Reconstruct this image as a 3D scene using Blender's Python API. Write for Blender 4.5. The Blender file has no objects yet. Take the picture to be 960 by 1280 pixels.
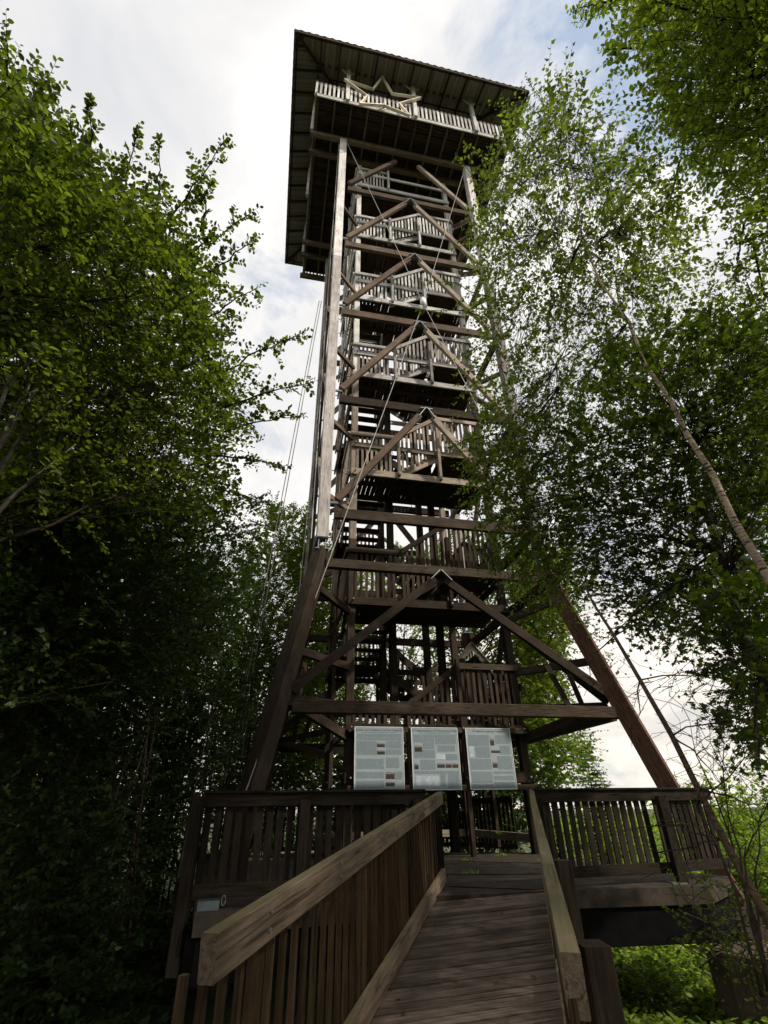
import bpy, math, random
import numpy as np
from mathutils import Vector, Matrix, Quaternion
R = math.radians
random.seed(7); rng = np.random.default_rng(7)
scn = bpy.context.scene; col = scn.collection

# ---------------------------------------------------------------- camera
F = 630.0; PIT = R(30.70); ROL = R(-1.02); EYE = Vector((0, 0, .87))
_f = Vector((0, math.cos(PIT), math.sin(PIT))); _r0 = Vector((1, 0, 0)); _u0 = Vector((0, -math.sin(PIT), math.cos(PIT)))
_r = _r0*math.cos(ROL)+_u0*math.sin(ROL); _u = _u0*math.cos(ROL)-_r0*math.sin(ROL)
cam = bpy.data.cameras.new("camera"); co = bpy.data.objects.new("camera", cam); col.objects.link(co)
cam.sensor_fit = 'HORIZONTAL'; cam.sensor_width = 36; cam.lens = F/960*36
cam.clip_start = .05; cam.clip_end = 2000
mw = Matrix((( _r.x, _u.x, -_f.x, EYE.x), (_r.y, _u.y, -_f.y, EYE.y), (_r.z, _u.z, -_f.z, EYE.z), (0, 0, 0, 1)))
co.matrix_world = mw; scn.camera = co
scn.render.resolution_x = 768; scn.render.resolution_y = 1024
def ray(x, y): return _f + _r*((x-480)/F) - _u*((y-640)/F)
def at_r(x, y, r): return EYE + ray(x, y).normalized()*r      # point seen at pixel, r metres away
def at_Y(x, y, Y): d = ray(x, y); return EYE + d*(Y/d.y)
def at_z(x, y, z): d = ray(x, y); return EYE + d*((z-EYE.z)/d.z)

# ---------------------------------------------------------------- light
SUN_AZ, SUN_EL = 124.0, 40.0            # compass-like azimuth measured from +Y towards +X
scn.view_settings.view_transform = 'Standard'; scn.view_settings.look = 'None'
scn.view_settings.exposure = 0.0; scn.view_settings.gamma = 1
sd = Vector((math.sin(R(SUN_AZ))*math.cos(R(SUN_EL)), math.cos(R(SUN_AZ))*math.cos(R(SUN_EL)), math.sin(R(SUN_EL))))
sl = bpy.data.lights.new("sun", 'SUN'); sl.energy = 4.6; sl.angle = R(2.5); sl.color = (1, .90, .76)
so = bpy.data.objects.new("sun", sl); col.objects.link(so); so.rotation_euler = sd.to_track_quat('Z', 'Y').to_euler()

def nodes(tree):
    N = tree.nodes; L = tree.links
    def n(t, **k):
        o = N.new(t)
        for a, v in k.items():
            if a.startswith('i_'):
                key = a[2:]
                o.inputs[int(key) if key.isdigit() else key].default_value = v
            else: setattr(o, a, v)
        return o
    return N, L, n
def ramp(n, pts):
    r = n('ShaderNodeValToRGB'); e = r.color_ramp.elements
    while len(e) < len(pts): e.new(.5)
    for k, (p, c) in enumerate(pts):
        e[k].position = p; e[k].color = (c, c, c, 1) if isinstance(c, (int, float)) else (*c, 1)
    return r

w = bpy.data.worlds.new("World"); scn.world = w; w.use_nodes = True
N, L, n = nodes(w.node_tree); N.clear()
out = n('ShaderNodeOutputWorld'); bg = n('ShaderNodeBackground'); bg.inputs[1].default_value = .1
sky = n('ShaderNodeTexSky'); sky.sky_type = 'NISHITA'; sky.sun_disc = False
sky.sun_elevation = R(SUN_EL); sky.sun_rotation = R(SUN_AZ); sky.air_density = 1.1; sky.dust_density = 2.0
tc = n('ShaderNodeTexCoord'); sep = n('ShaderNodeSeparateXYZ'); L.new(tc.outputs['Generated'], sep.inputs[0])
zz = n('ShaderNodeMath', operation='MAXIMUM', i_1=0.0); L.new(sep.outputs[2], zz.inputs[0])
za = n('ShaderNodeMath', operation='ADD', i_1=.35); L.new(zz.outputs[0], za.inputs[0])
cmb = n('ShaderNodeCombineXYZ')
for k in (0, 1):
    dv = n('ShaderNodeMath', operation='DIVIDE'); L.new(sep.outputs[k], dv.inputs[0]); L.new(za.outputs[0], dv.inputs[1]); L.new(dv.outputs[0], cmb.inputs[k])
mp = n('ShaderNodeMapping'); mp.inputs['Location'].default_value = (3.35, 1.7, 0); L.new(cmb.outputs[0], mp.inputs[0])
n1 = n('ShaderNodeTexNoise', i_Scale=2.3, i_Detail=11.0, i_Roughness=.6, i_Distortion=.5); L.new(mp.outputs[0], n1.inputs['Vector'])
cov = ramp(n, [(.41, 0.0), (.53, 1.0)]); L.new(n1.outputs[0], cov.inputs[0])
# more cover towards the horizon and to the left, a blue break up to the right
dotn = n('ShaderNodeVectorMath', operation='DOT_PRODUCT'); L.new(tc.outputs['Generated'], dotn.inputs[0])
bd = ray(740, 70).normalized(); dotn.inputs[1].default_value = tuple(bd)
brk = ramp(n, [(.972, 0.0), (.993, .20)]); L.new(dotn.outputs['Value'], brk.inputs[0])
sub = n('ShaderNodeMath', operation='SUBTRACT'); L.new(n1.outputs[0], sub.inputs[0]); L.new(brk.outputs[0], sub.inputs[1])
addc = n('ShaderNodeMath', operation='ADD', i_1=.125); L.new(sub.outputs[0], addc.inputs[0]); L.new(addc.outputs[0], cov.inputs[0])
n2 = n('ShaderNodeTexNoise', i_Scale=3.2, i_Detail=9.0, i_Roughness=.55, i_Distortion=.4); L.new(mp.outputs[0], n2.inputs['Vector'])
cc = ramp(n, [(.33, (7.7, 7.8, 8.1)), (.48, (9.3, 9.2, 9.15)), (.64, (11.8, 11.4, 10.9))]); L.new(n2.outputs[0], cc.inputs[0])
warm = ramp(n, [(.0, (1.06, 1.0, .91)), (.3, (1.03, 1.0, .96)), (.55, (1, 1, 1))]); L.new(zz.outputs[0], warm.inputs[0])
mul = n('ShaderNodeMix', data_type='RGBA', blend_type='MULTIPLY'); mul.inputs[0].default_value = 1
L.new(cc.outputs[0], mul.inputs[6]); L.new(warm.outputs[0], mul.inputs[7])
skb = n('ShaderNodeMix', data_type='RGBA', blend_type='ADD'); skb.inputs[0].default_value = 1     # thin veil over the blue
L.new(sky.outputs[0], skb.inputs[6]); skb.inputs[7].default_value = (3.3, 3.8, 4.4, 1)
mix = n('ShaderNodeMix', data_type='RGBA'); L.new(cov.outputs[0], mix.inputs[0]); L.new(skb.outputs[2], mix.inputs[6]); L.new(mul.outputs[2], mix.inputs[7])
L.new(mix.outputs[2], bg.inputs[0]); L.new(bg.outputs[0], out.inputs[0])
scn.cycles.max_bounces = 6; scn.cycles.diffuse_bounces = 3; scn.cycles.transmission_bounces = 3
scn.cycles.use_adaptive_sampling = True

# ---------------------------------------------------------------- materials
def wood(name, c1, c2, rough=.8, grain=1.0, moss=0.0, stain=.35):
    m = bpy.data.materials.new(name); m.use_nodes = True
    N, L, n = nodes(m.node_tree); b = N['Principled BSDF']; b.inputs['Roughness'].default_value = rough
    b.inputs['Specular IOR Level'].default_value = .08
    tc = n('ShaderNodeTexCoord'); oi = n('ShaderNodeObjectInfo')
    off = n('ShaderNodeVectorMath', operation='ADD'); sc = n('ShaderNodeMath', operation='MULTIPLY', i_1=37.0)
    L.new(oi.outputs['Random'], sc.inputs[0]); L.new(tc.outputs['Object'], off.inputs[0]); L.new(sc.outputs[0], off.inputs[1])
    mp = n('ShaderNodeMapping'); mp.inputs['Scale'].default_value = (1.3*grain, 22*grain, 22*grain); L.new(off.outputs[0], mp.inputs[0])
    g = n('ShaderNodeTexNoise', i_Scale=2.5, i_Detail=7.0, i_Roughness=.65, i_Distortion=.6); L.new(mp.outputs[0], g.inputs['Vector'])
    r = ramp(n, [(.3, c1), (.7, c2)]); L.new(g.outputs[0], r.inputs[0])
    s = n('ShaderNodeTexNoise', i_Scale=1.7, i_Detail=5.0, i_Roughness=.6); L.new(off.outputs[0], s.inputs['Vector'])
    sr = ramp(n, [(.35, 1-stain), (.65, 1.0)]); L.new(s.outputs[0], sr.inputs[0])
    k = n('ShaderNodeMix', data_type='RGBA', blend_type='MULTIPLY'); k.inputs[0].default_value = 1
    L.new(r.outputs[0], k.inputs[6]); L.new(sr.outputs[0], k.inputs[7])
    rr = ramp(n, [(0, .6), (1, 1.3)]); L.new(oi.outputs['Random'], rr.inputs[0])
    k2 = n('ShaderNodeMix', data_type='RGBA', blend_type='MULTIPLY'); k2.inputs[0].default_value = 1
    L.new(k.outputs[2], k2.inputs[6]); L.new(rr.outputs[0], k2.inputs[7]); last = k2.outputs[2]
    kn = n('ShaderNodeTexVoronoi', i_Scale=1.6); km = n('ShaderNodeMapping'); km.inputs['Scale'].default_value = (.9, 5, 5)
    L.new(off.outputs[0], km.inputs[0]); L.new(km.outputs[0], kn.inputs['Vector'])
    kr = ramp(n, [(.06, .25), (.16, 1.0)]); L.new(kn.outputs['Distance'], kr.inputs[0])
    k3 = n('ShaderNodeMix', data_type='RGBA', blend_type='MULTIPLY'); k3.inputs[0].default_value = .8
    L.new(last, k3.inputs[6]); L.new(kr.outputs[0], k3.inputs[7]); last = k3.outputs[2]
    cm = n('ShaderNodeMapping'); cm.inputs['Scale'].default_value = (.7, 30, 30); L.new(off.outputs[0], cm.inputs[0])
    cn = n('ShaderNodeTexNoise', i_Scale=1.6, i_Detail=3.0, i_Roughness=.5); L.new(cm.outputs[0], cn.inputs['Vector'])
    cr_ = ramp(n, [(.33, .22), (.39, 1.0)]); L.new(cn.outputs[0], cr_.inputs[0])
    k5 = n('ShaderNodeMix', data_type='RGBA', blend_type='MULTIPLY'); k5.inputs[0].default_value = .75
    L.new(last, k5.inputs[6]); L.new(cr_.outputs[0], k5.inputs[7]); last = k5.outputs[2]
    if moss:
        ge = n('ShaderNodeNewGeometry'); sp = n('ShaderNodeSeparateXYZ'); L.new(ge.outputs['Normal'], sp.inputs[0])
        mn = n('ShaderNodeTexNoise', i_Scale=7.0, i_Detail=9.0, i_Roughness=.75); L.new(off.outputs[0], mn.inputs['Vector'])
        ma = n('ShaderNodeMath', operation='MULTIPLY_ADD', i_1=.55, i_2=-.36); L.new(sp.outputs[2], ma.inputs[0])
        mb = n('ShaderNodeMath', operation='ADD'); L.new(ma.outputs[0], mb.inputs[0]); L.new(mn.outputs[0], mb.inputs[1])
        mr = ramp(n, [(.52, 0.0), (.70, moss)]); L.new(mb.outputs[0], mr.inputs[0])
        k4 = n('ShaderNodeMix', data_type='RGBA'); L.new(mr.outputs[0], k4.inputs[0]); L.new(last, k4.inputs[6]); k4.inputs[7].default_value = (.12, .12, .05, 1)
        last = k4.outputs[2]
    L.new(last, b.inputs['Base Color'])
    bu = n('ShaderNodeBump', i_Strength=.5, i_Distance=.01); L.new(g.outputs[0], bu.inputs['Height']); L.new(bu.outputs[0], b.inputs['Normal'])
    return m
def plain(name, c, rough=.6, metal=0.0, nscale=8, var=.25, spec=.4, bump=.0):
    m = bpy.data.materials.new(name); m.use_nodes = True
    N, L, n = nodes(m.node_tree); b = N['Principled BSDF']
    b.inputs['Roughness'].default_value = rough; b.inputs['Metallic'].default_value = metal; b.inputs['Specular IOR Level'].default_value = spec
    tc = n('ShaderNodeTexCoord'); g = n('ShaderNodeTexNoise', i_Scale=nscale, i_Detail=8.0, i_Roughness=.65); L.new(tc.outputs['Object'], g.inputs['Vector'])
    r = ramp(n, [(.3, tuple(x*(1-var) for x in c)), (.7, tuple(min(1, x*(1+var)) for x in c))]); L.new(g.outputs[0], r.inputs[0]); L.new(r.outputs[0], b.inputs['Base Color'])
    if bump:
        bu = n('ShaderNodeBump', i_Strength=bump, i_Distance=.02); L.new(g.outputs[0], bu.inputs['Height']); L.new(bu.outputs[0], b.inputs['Normal'])
    return m
def leafm(name, c1, c2, trans=.55, tcol=None):
    m = bpy.data.materials.new(name); m.use_nodes = True
    N, L, n = nodes(m.node_tree); N.clear(); o = n('ShaderNodeOutputMaterial')
    ge = n('ShaderNodeNewGeometry'); r = ramp(n, [(0, c1), (1, c2)]); L.new(ge.outputs['Random Per Island'], r.inputs[0])
    d = n('ShaderNodeBsdfPrincipled'); d.inputs['Roughness'].default_value = .45; d.inputs['Specular IOR Level'].default_value = .22
    t = n('ShaderNodeBsdfTranslucent'); L.new(r.outputs[0], d.inputs['Base Color'])
    k = n('ShaderNodeMix', data_type='RGBA', blend_type='MULTIPLY'); k.inputs[0].default_value = 1
    L.new(r.outputs[0], k.inputs[6]); k.inputs[7].default_value = (*(tcol or (2.2, 2.4, .9)), 1); L.new(k.outputs[2], t.inputs['Color'])
    x = n('ShaderNodeMixShader'); x.inputs[0].default_value = trans; L.new(d.outputs[0], x.inputs[1]); L.new(t.outputs[0], x.inputs[2]); L.new(x.outputs[0], o.inputs['Surface'])
    return m
def photo(name, c):
    m = bpy.data.materials.new(name); m.use_nodes = True
    N, L, n = nodes(m.node_tree); b = N['Principled BSDF']; b.inputs['Roughness'].default_value = .35
    tc = n('ShaderNodeTexCoord'); sp = n('ShaderNodeSeparateXYZ'); L.new(tc.outputs['Generated'], sp.inputs[0])
    g = n('ShaderNodeTexNoise', i_Scale=5.0, i_Detail=6.0); L.new(tc.outputs['Generated'], g.inputs['Vector'])
    a_ = n('ShaderNodeMath', operation='MULTIPLY_ADD', i_1=1.1, i_2=-.5); L.new(g.outputs[0], a_.inputs[0])
    s = n('ShaderNodeMath', operation='ADD'); L.new(a_.outputs[0], s.inputs[0]); L.new(sp.outputs[2], s.inputs[1])
    r = ramp(n, [(.2, tuple(x*.6 for x in c)), (.42, c), (.6, (.05, .035, .03)), (.74, (.28, .31, .36))]); L.new(s.outputs[0], r.inputs[0]); L.new(r.outputs[0], b.inputs['Base Color'])
    return m
def birch_bark():
    m = wood('birch_bark', (.22, .16, .115), (.56, .45, .34), grain=.5)
    N, L, n = nodes(m.node_tree); b = N['Principled BSDF']; src = b.inputs['Base Color'].links[0].from_socket
    tc = n('ShaderNodeTexCoord'); mp = n('ShaderNodeMapping'); mp.inputs['Scale'].default_value = (4, 4, 26); L.new(tc.outputs['Object'], mp.inputs[0])
    g = n('ShaderNodeTexNoise', i_Scale=1.4, i_Detail=3.0); L.new(mp.outputs[0], g.inputs['Vector']); r = ramp(n, [(.36, .12), (.43, 1.0)]); L.new(g.outputs[0], r.inputs[0])
    k = n('ShaderNodeMix', data_type='RGBA', blend_type='MULTIPLY'); k.inputs[0].default_value = 1; L.new(src, k.inputs[6]); L.new(r.outputs[0], k.inputs[7]); L.new(k.outputs[2], b.inputs['Base Color'])
    return m
M = dict(
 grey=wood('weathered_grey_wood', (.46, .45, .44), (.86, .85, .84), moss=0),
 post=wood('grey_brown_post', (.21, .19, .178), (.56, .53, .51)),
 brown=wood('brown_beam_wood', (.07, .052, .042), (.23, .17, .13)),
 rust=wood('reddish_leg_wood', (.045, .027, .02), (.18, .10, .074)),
 low=wood('shade_toned_lower_wood', (.018, .014, .011), (.085, .062, .045)),  # darker copy for the lower timbers, their shade put into the colour
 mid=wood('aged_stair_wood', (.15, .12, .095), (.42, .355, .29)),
 dark=wood('very_dark_wood', (.012, .010, .008), (.048, .037, .027)),  # one very dark brown for platform rails, core posts and ramp frame
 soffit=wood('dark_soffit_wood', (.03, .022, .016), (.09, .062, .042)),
 rail=wood('mossy_handrail_wood', (.12, .092, .066), (.33, .255, .185), moss=.55, grain=.8),
 slat=wood('brown_slat_wood', (.028, .019, .011), (.10, .066, .036), moss=.2),
 plank=wood('ramp_plank_wood', (.085, .064, .05), (.34, .265, .21), grain=.9, stain=.6),
 star=wood('yellow_star_wood', (.7, .62, .5), (.95, .87, .74)),
 steel=plain('galvanised_steel', (.22, .24, .26), .5, .6),
 wire=plain('wire_rope', (.38, .37, .35), .5, .4),
 conc=plain('stained_concrete', (.045, .037, .031), .9, 0, 3.5, .5, .06, .4),
 roof=leafm('translucent_roof_sheet', (.20, .185, .16), (.28, .26, .23), .22, (.9, .85, .75)),
 paper=plain('board_print_ground', (.27, .33, .355), .35, 0, 3, .1, .3),
 ink=plain('print_grey_text', (.11, .15, .18), .5, 0, 30, .2),
 blue=plain('print_blue_title', (.02, .035, .16), .5), white=plain('white_ceramic', (.75, .76, .76), .4),
 photo1=photo('photo_print_red', (.06, .035, .028)), photo2=photo('photo_print_dark', (.04, .04, .035)),
 chart=plain('print_pale_panel', (.38, .44, .50), .4),
 bark=wood('dark_bark', (.022, .018, .014), (.075, .06, .045), grain=.5), barkp=wood('pale_beech_bark', (.08, .075, .06), (.22, .2, .17), grain=.4),
 barkb=birch_bark(),
 barkt=wood('thin_trunk_bark', (.07, .05, .035), (.25, .18, .125), grain=.5),
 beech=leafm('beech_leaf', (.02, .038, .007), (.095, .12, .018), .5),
 deep=leafm('shade_darkened_leaf', (.012, .026, .006), (.035, .06, .014), .4),  # leaf green darkened so the colour carries the deep shade of the wood
 birch=leafm('birch_leaf', (.036, .058, .011), (.125, .155, .027), .44),
 maple=leafm('maple_leaf', (.022, .038, .008), (.07, .10, .016), .5),
 horn=leafm('hornbeam_leaf', (.05, .082, .013), (.17, .21, .035), .5),
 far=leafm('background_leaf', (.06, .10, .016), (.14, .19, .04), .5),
 spruce=leafm('spruce_needle', (.02, .035, .014), (.05, .07, .03), .2),
 herb=leafm('herb_leaf', (.06, .11, .018), (.24, .31, .055), .5),
 meadow=leafm('meadow_leaf', (.07, .13, .02), (.2, .26, .055), .45),
)

# ---------------------------------------------------------------- object helpers
def tag(o, label=None, cat=None, group=None, kind=None):
    for k, v in (('label', label), ('category', cat), ('group', group), ('kind', kind)):
        if v: o[k] = v
    return o
def empty(name, loc=(0, 0, 0), rz=0, **k):
    o = bpy.data.objects.new(name, None); o.empty_display_size = .2; o.location = loc; o.rotation_euler = (0, 0, rz); col.objects.link(o); return tag(o, **k)
def own(o, parent):
    if parent is not None:
        o.parent = parent
        if parent.type != 'EMPTY': o.matrix_parent_inverse = parent.matrix_basis.inverted()
    return o
def link(name, me, parent=None, mat=None):
    o = bpy.data.objects.new(name, me); col.objects.link(o)
    if mat is not None and not me.materials: me.materials.append(mat)
    return own(o, parent)
_mc = {}
def beam_mesh(Ln, w_, h_, mat, ch):
    key = (round(Ln, 2), round(w_, 3), round(h_, 3), mat.name, ch)
    if key in _mc: return _mc[key]
    Ln, w_, h_ = Ln/2, w_/2, h_/2
    c = min(w_, h_)*ch
    prof = [(w_-c, -h_), (w_, -h_+c), (w_, h_-c), (w_-c, h_), (-w_+c, h_), (-w_, h_-c), (-w_, -h_+c), (-w_+c, -h_)]
    vs = [(-Ln, y, z) for y, z in prof]+[(Ln, y, z) for y, z in prof]
    fs = [(k, (k+1) % 8, 8+(k+1) % 8, 8+k) for k in range(8)]+[tuple(range(7, -1, -1)), tuple(range(8, 16))]
    me = bpy.data.meshes.new('beam'); me.from_pydata(vs, [], fs); me.materials.append(mat); _mc[key] = me
    return me
def beam_frame(p0, p1, up=(0, 0, 1), roll=0):
    p0, p1 = Vector(p0), Vector(p1); x = (p1-p0); Ln = x.length; x.normalize(); up = Vector(up)
    if abs(x.dot(up)) > .98: up = Vector((0, 1, 0))
    y = up.cross(x).normalized(); z = x.cross(y)
    m = Matrix(((x.x, y.x, z.x), (x.y, y.y, z.y), (x.z, y.z, z.z))).to_4x4()
    if roll: m = m @ Matrix.Rotation(roll, 4, 'X')
    m.translation = (p0+p1)/2
    return m, Ln
def beam(name, p0, p1, w_, h_, mat, parent=None, up=(0, 0, 1), ch=.12, roll=0):
    """a squared timber from p0 to p1, w_ wide (sideways) and h_ high"""
    m, Ln = beam_frame(p0, p1, up, roll)
    o = link(name, beam_mesh(Ln, w_, h_, mat, ch))
    o.matrix_basis = m
    return own(o, parent)
class Acc:                                            # many small pieces joined into one mesh
    def __init__(s): s.v = []; s.f = []
    def box(s, p0, p1, w_, h_, up=(0, 0, 1)):
        m, Ln = beam_frame(p0, p1, up); k = len(s.v)
        for x in (-Ln/2, Ln/2):
            for y, z in ((-w_/2, -h_/2), (w_/2, -h_/2), (w_/2, h_/2), (-w_/2, h_/2)): s.v.append(tuple(m @ Vector((x, y, z))))
        s.f += [(k, k+3, k+2, k+1), (k+4, k+5, k+6, k+7)]+[(k+i, k+(i+1) % 4, k+4+(i+1) % 4, k+4+i) for i in range(4)]
    def tube(s, pts, rad, ns=6):
        pts = [Vector(p) for p in pts]; k0 = len(s.v); n_ = len(pts)
        if not hasattr(rad, '__len__'): rad = [rad]*n_
        t0 = (pts[1]-pts[0]).normalized(); a = t0.orthogonal().normalized()
        for i, p in enumerate(pts):
            t = (pts[min(i+1, n_-1)]-pts[max(i-1, 0)]).normalized(); a = (a-t*a.dot(t)).normalized(); b = t.cross(a)
            for j in range(ns):
                an = 2*math.pi*j/ns; q = p+(a*math.cos(an)+b*math.sin(an))*rad[i]; s.v.append((q.x, q.y, q.z))
        for i in range(n_-1):
            for j in range(ns):
                s.f.append((k0+i*ns+j, k0+i*ns+(j+1) % ns, k0+(i+1)*ns+(j+1) % ns, k0+(i+1)*ns+j))
        s.f.append(tuple(k0+j for j in range(ns-1, -1, -1))); s.f.append(tuple(k0+(n_-1)*ns+j for j in range(ns)))
    def prism(s, poly, z0, z1):
        k = len(s.v); n_ = len(poly)
        s.v += [(x, y, z0) for x, y in poly]+[(x, y, z1) for x, y in poly]
        s.f += [tuple(range(k+n_-1, k-1, -1)), tuple(range(k+n_, k+2*n_))]+[(k+i, k+(i+1) % n_, k+n_+(i+1) % n_, k+n_+i) for i in range(n_)]
    def build(s, name, mat, parent=None, smooth=False):
        me = bpy.data.meshes.new(name); me.from_pydata(s.v, [], s.f); me.materials.append(mat)
        if smooth: me.polygons.foreach_set('use_smooth', [True]*len(me.polygons))
        return link(name, me, parent)
def stuff(o): o['kind'] = 'stuff'; return o

# ================================================================ SETTING
TH = R(12.22); C = Vector((.734, 15.262, 0))
EX = Vector((math.cos(TH), math.sin(TH), 0)); EY = Vector((-math.sin(TH), math.cos(TH), 0))
def W(u, v, z=0): return C+EX*u+EY*v+Vector((0, 0, z))
GZ = -1.35
def gh(x, y):                                          # gentle height of the ground
    return GZ+.12*math.sin(x*.31+1)*math.cos(y*.27)+.02*max(0, y-30)*(1 if x > 0 else .6)*.12+(-.25 if x < -3 else 0)*min(1, (-x-3)/4 if x < -3 else 0)
def ground():
    xs = [-600, -300, -150, -80]+list(range(-50, 51, 2))+[80, 150, 300, 600]; ys = [-600, -200, -80]+list(range(-40, 81, 2))+[120, 200, 350, 600]
    v = [(x, y, gh(x, y) if y < 82 else gh(x, 80)) for y in ys for x in xs]; nx = len(xs)
    f = [(j*nx+i, j*nx+i+1, (j+1)*nx+i+1, (j+1)*nx+i) for j in range(len(ys)-1) for i in range(nx-1)]
    me = bpy.data.meshes.new('ground'); me.from_pydata(v, [], f); me.polygons.foreach_set('use_smooth', [True]*len(f))
    m = bpy.data.materials.new('forest_soil'); m.use_nodes = True
    N, L, n = nodes(m.node_tree); b = N['Principled BSDF']; b.inputs['Roughness'].default_value = .95
    tc = n('ShaderNodeTexCoord'); g = n('ShaderNodeTexNoise', i_Scale=1.2, i_Detail=10.0, i_Roughness=.7); L.new(tc.outputs['Object'], g.inputs['Vector'])
    r = ramp(n, [(.35, (.03, .025, .015)), (.5, (.05, .06, .02)), (.68, (.07, .12, .025))]); L.new(g.outputs[0], r.inputs[0]); L.new(r.outputs[0], b.inputs['Base Color'])
    bu = n('ShaderNodeBump', i_Strength=.8, i_Distance=.1); L.new(g.outputs[0], bu.inputs['Height']); L.new(bu.outputs[0], b.inputs['Normal'])
    me.materials.append(m); o = link('ground', me); tag(o, kind='structure')
ground()

# concrete platform
pl_poly = [(-1.98, 6.42), (.55, 7.45), (2.06, 7.70), (4.00, 7.90), (4.80, 8.80), (3.35, 12.2), (3.35, 13.95), (-1.2, 15.4), (-4.6, 14.6)]
a = Acc(); a.prism(pl_poly, -.18, 0); slab = a.build('platform_slab', M['conc'])
tag(slab, 'stained concrete platform slab under the foot of the tower', 'platform')
a = Acc(); ctr = Vector((.6, 10.9)); a.prism([tuple(ctr+(Vector(p)-ctr)*.988) for p in pl_poly], -.56, -.183); a.build('edge_beam', plain('near_black', (.006, .006, .006), .9, 0, 6, .3, .03), slab)  # solid below the slab rim in one near-black colour
a = Acc()
for p, q in (((.75, 8.25), (2.0, 7.72)), ((-.2, 9.9), (3.6, 9.3)), ((1.2, 12.2), (3.2, 11.0))):     # joints in the concrete, raised tar
    a.box((*p, .003), (*q, .003), .018, .01)
a.build('joint', M['dark'], slab)
a = Acc(); a.prism([(4.35+.62*math.cos(R(22.5+45*k)), 7.75+.55*math.sin(R(22.5+45*k))) for k in range(8)], -2.2, -.66)
a.prism([(4.35+.56*math.cos(R(22.5+45*k)), 7.75+.49*math.sin(R(22.5+45*k))) for k in range(8)], -.659, -.60)
pr_ = a.build('concrete_pier', plain('rusty_concrete', (.085, .062, .046), .9, 0, 2.2, .5, .2, .5)); tag(pr_, 'brown stained octagonal concrete pier under the right corner of the platform', 'pier')

# ================================================================ TOWER
tower = empty('observation_tower', C, TH, label='tall timber observation tower with zigzag stairs, braced legs and a roofed lookout deck', cat='tower')
A_, B_ = 3.075, 2.15
def rot(k, p):
    u, v, z = p
    for _ in range(k % 4): u, v = -v, u
    return (u, v, z)
def rb(name, k, p0, p1, w_, h_, mat, parent=tower, up=(0, 0, 1), **kw): return beam(name, rot(k, p0), rot(k, p1), w_, h_, mat, parent, up=rot(k, up), **kw)
# corner columns, steel shoes and splayed lower legs   (order: front left, front right, back right, back left)
splay = [.205, .222, .16, .20]
for k, (su, sv) in enumerate(((-1, -1), (1, -1), (1, 1), (-1, 1))):
    x, y = su*A_, sv*A_; s = splay[k]
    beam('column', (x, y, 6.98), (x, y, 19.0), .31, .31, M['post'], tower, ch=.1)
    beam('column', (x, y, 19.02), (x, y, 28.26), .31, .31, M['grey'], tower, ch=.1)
    sh = Acc(); sh.box((x-.09, y, 6.5), (x-.09, y, 7.05), .2, .02, up=(1, 0, 0)); sh.box((x+.09, y, 6.5), (x+.09, y, 7.05), .2, .02, up=(1, 0, 0))
    sh.box((x-.14, y, 6.97), (x+.14, y, 6.97), .28, .02); sh.box((x-.17, y, 6.64), (x+.17, y, 6.64), .34, .02)
    sh.build('steel_shoe', M['steel'], tower)
    zf = -.7 if k < 2 else -.5
    d = s*(6.62-zf); off = Vector((-sv, su, 0))*.105 if k % 2 else Vector((sv, -su, 0))*.105
    off = Vector((su, -sv, 0)).normalized()*(.087 if k == 0 else .097)
    for q in (-1, 1):
        p0 = Vector((x, y, 6.62))+off*q; p1 = Vector((x+su*d, y+sv*d, zf))+off*q
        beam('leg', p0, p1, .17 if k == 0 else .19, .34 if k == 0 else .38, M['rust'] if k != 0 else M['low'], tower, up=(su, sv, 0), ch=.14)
    f = Acc(); cx, cy = x+su*d, y+sv*d; f.box((cx-.38, cy, -1.25), (cx+.38, cy, -1.25), .76, 2*(1.25+zf)); f.build('footing', M['conc'], tower)
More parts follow.
